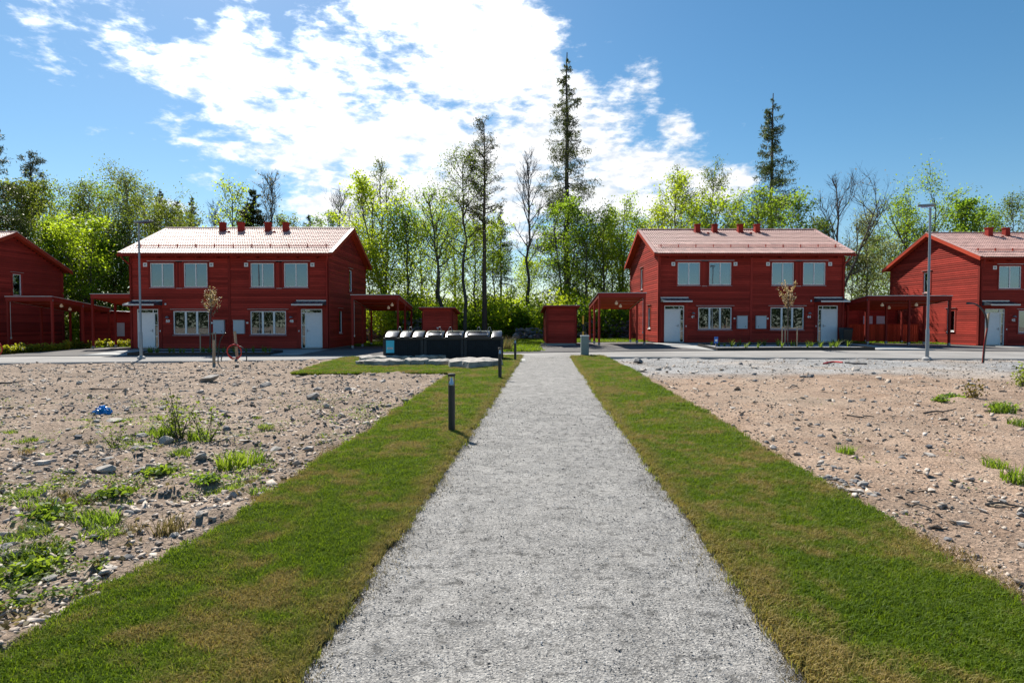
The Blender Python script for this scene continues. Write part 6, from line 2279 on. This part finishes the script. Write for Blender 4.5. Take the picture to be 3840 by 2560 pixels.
# straggling grass along the ragged turf edges
def edge_grass(fn, side, n, seed, m):
    r = np.random.default_rng(seed)
    y = 2.5 * 8 ** r.uniform(0, 1, n); x = fn(y) + side * np.abs(r.normal(0, .10, n)) * (1 + .6 * np.sin(y * 3.1)) - side * .02
    V, F_ = [], []
    h = r.uniform(.02, .07, n); a = r.uniform(0, 6.28, n); b = r.uniform(0, 6.28, n); w = .004
    z = gz(x, y) - .01
    dx, dy = np.cos(a) * w, np.sin(a) * w
    P0 = np.stack([x - dx, y - dy, z], -1); P1 = np.stack([x + dx, y + dy, z], -1); P2 = np.stack([x + np.cos(b) * h * .7, y + np.sin(b) * h * .7, z + h], -1)
    V = np.stack([P0, P1, P2], 1).reshape(-1, 3)
    o = obj('edge_grass', np_mesh('edge_grass', V, np.arange(3 * n).reshape(n, 3)), m); o['kind'] = 'stuff'


edge_grass(OUT_L, -1, 14000, 1, M['weed_dry']); edge_grass(OUT_R, 1, 12000, 2, M['weed_dry'])
edge_grass(PATH_L, 1, 5000, 3, M['weed_dry']); edge_grass(PATH_R, -1, 5000, 4, M['weed_dry'])

# sticks and roots on the ground
for i, (a, b, r_, lab) in enumerate([((3470, 1552), (3590, 1534), .022, 'long grey stick, left of two below the dry bush'), ((3690, 1546), (3838, 1539), .026, 'long pale stick, right of two below the dry bush'), ((3180, 1557), (3280, 1562), .018, 'thin dark root lying in the right lot'),
                                     ((3390, 1886), (3478, 1904), .014, 'thin dark twig beside the lone pinkish stone'), ((3700, 1886), (3800, 1900), .012, 'pale stick lying in the lower right lot'), ((3700, 1890), (3840, 1896), .016, 'dark root at the lower right of the lot'),
                                     ((30, 1862), (70, 1818), .014, 'pale twig near the left edge'), ((310, 1640), (338, 1600), .012, 'dark twig by the pale slab below the blue bag'), ((0, 1437), (90, 1432), .03, 'dark branch lying at the far left of the rubble'), ((285, 1462), (480, 1462), .02, 'long thin root across the left rubble'),
                                     ((315, 2190), (340, 2150), .012, 'pale flat splinter of wood in the left foreground'), ((880, 1650), (912, 1612), .008, 'thin upright twig right of the tall weeds')]):
    p, q = ground(*a), ground(*b)
    n = 7; P = []
    rr = random.Random(i)
    for k in range(n):
        t = k / (n - 1); x, y = p.x + (q.x - p.x) * t, p.y + (q.y - p.y) * t + rr.uniform(-.05, .05)
        P.append((x, y, float(surf_z(x, y)) + r_ + .012 * math.sin(t * 7 + i) + .01))
    tag(MB().tube(smooth_pts(P, 3), list(np.linspace(r_, r_ * .5, (n - 1) * 3 + 1)), 6).build('stick', M['stake'] if 'pale' in lab else M['bark'], smooth=True), lab, 'stick', 'sticks on the bare ground')


def young_tree(px, Y, lean, label, seed, dark):
    x = bx_at(px, Y); z = float(gz(x, Y)) + .1
    r = random.Random(seed); nr = np.random.default_rng(seed)
    e = empty('young_tree', (x, Y, z), 0, label, 'tree', 'young ornamental trees in the beds')
    tp = [Vector((lean * t, 0, 3.1 * t)) for t in np.linspace(0, 1, 6)]
    B = Branches(); B.add(tp, .038, .016, 7); A = []
    for i in range(15):
        t = .62 + .36 * i / 15; a = i * 2.4
        el = r.uniform(.7, 1.2)
        L = r.uniform(.6, 1.05)
        pts = bent(along(tp, t), (math.cos(a) * math.cos(el), math.sin(a) * math.cos(el), math.sin(el)), L, 4, r, .15, .08)
        B.add(pts, .012, .004, 4)
        for _ in range(46): A.append(along(pts, r.uniform(.2, 1)) + Vector((r.gauss(0, .045), r.gauss(0, .045), r.gauss(0, .045))))
    B.mb.build('trunk', M['bark'], e)
    A = np.array(A); k = nr.random(len(A)) < .62
    for nm, m, idx in (('blossom', 'blossom', k), ('leaves', 'leaf_bronze', ~k)):
        V, F_ = leaf_geo(A[idx], .085, nr, .2); obj(nm, np_mesh(nm, V, F_), M[m], e)
    s = empty('tree_support', (x, Y, z), 0, 'wooden support stakes around the ' + label, 'tree support', 'wooden supports of the young trees')
    for sx, sy in ((-.42, -.2), (.42, -.2), (0, .35)):
        MB().tube([(sx, sy, -.3), (sx, sy, 1.12)], .032, 8).build('stake', M['stake'], s)
    MB().tube([(-.42, -.2, 1.03), (0, .0, 1.0), (.42, -.2, 1.03)], .016, 5).build('strap', M['stake'], s)
    MB().tube([(-.42, -.19, 1.03), (0, .35, 1.05), (.42, -.19, 1.03)], .016, 5).build('strap', M['stake'], s)


young_tree(786, 33.0, .12, 'young cream-blossomed tree before the meter boxes of 50 and 48', 5, True)
young_tree(2955, 33.6, -.02, 'young cream-blossomed tree before the lower window of 44', 6, False)
# bed plants
BP = [tuft_mesh('bed_plant', 16, .07, .42, .03, 80 + i, M['weed']) for i in range(3)]
def bed_row(x0, x1, y0, y1, n, where, seed):
    r = random.Random(seed)
    for i in range(n):
        x = x0 + (x1 - x0) * (i + r.random()) / n; y = r.uniform(y0, y1)
        o = bpy.data.objects.new('bed_plant', BP[i % 3]); o.location = (x, y, float(gz(x, y)) + .1); o.rotation_euler = (0, 0, r.uniform(0, 6)); link(o)
        k = r.uniform(.7, 1.15); o.scale = (k, k, k)
        tag(o, 'thin young plant in the grey planting bed of ' + where, 'plant', 'young plants in the bed of ' + where)


bed_row(-20.3, -13.3, 32.4, 33.5, 26, 'the house left of the path', 1)
bed_row(11.3, 19.1, 32.6, 34.8, 26, 'the house right of the path', 2)
# dry grass at the edge of the far lawn beside the last bollard
g = ground(1900, 1318)
place_shrub([tuft_mesh('reed', 160, .3, .95, .02, 90, M['weed_dry'])], (g.x, 33.5, float(gz(g.x, 33.5))), 1.0, 0, 'dry_grass_clump', 'pale dry grass clump behind the right end of the waste containers', 'grass clump', None, ('blades',))
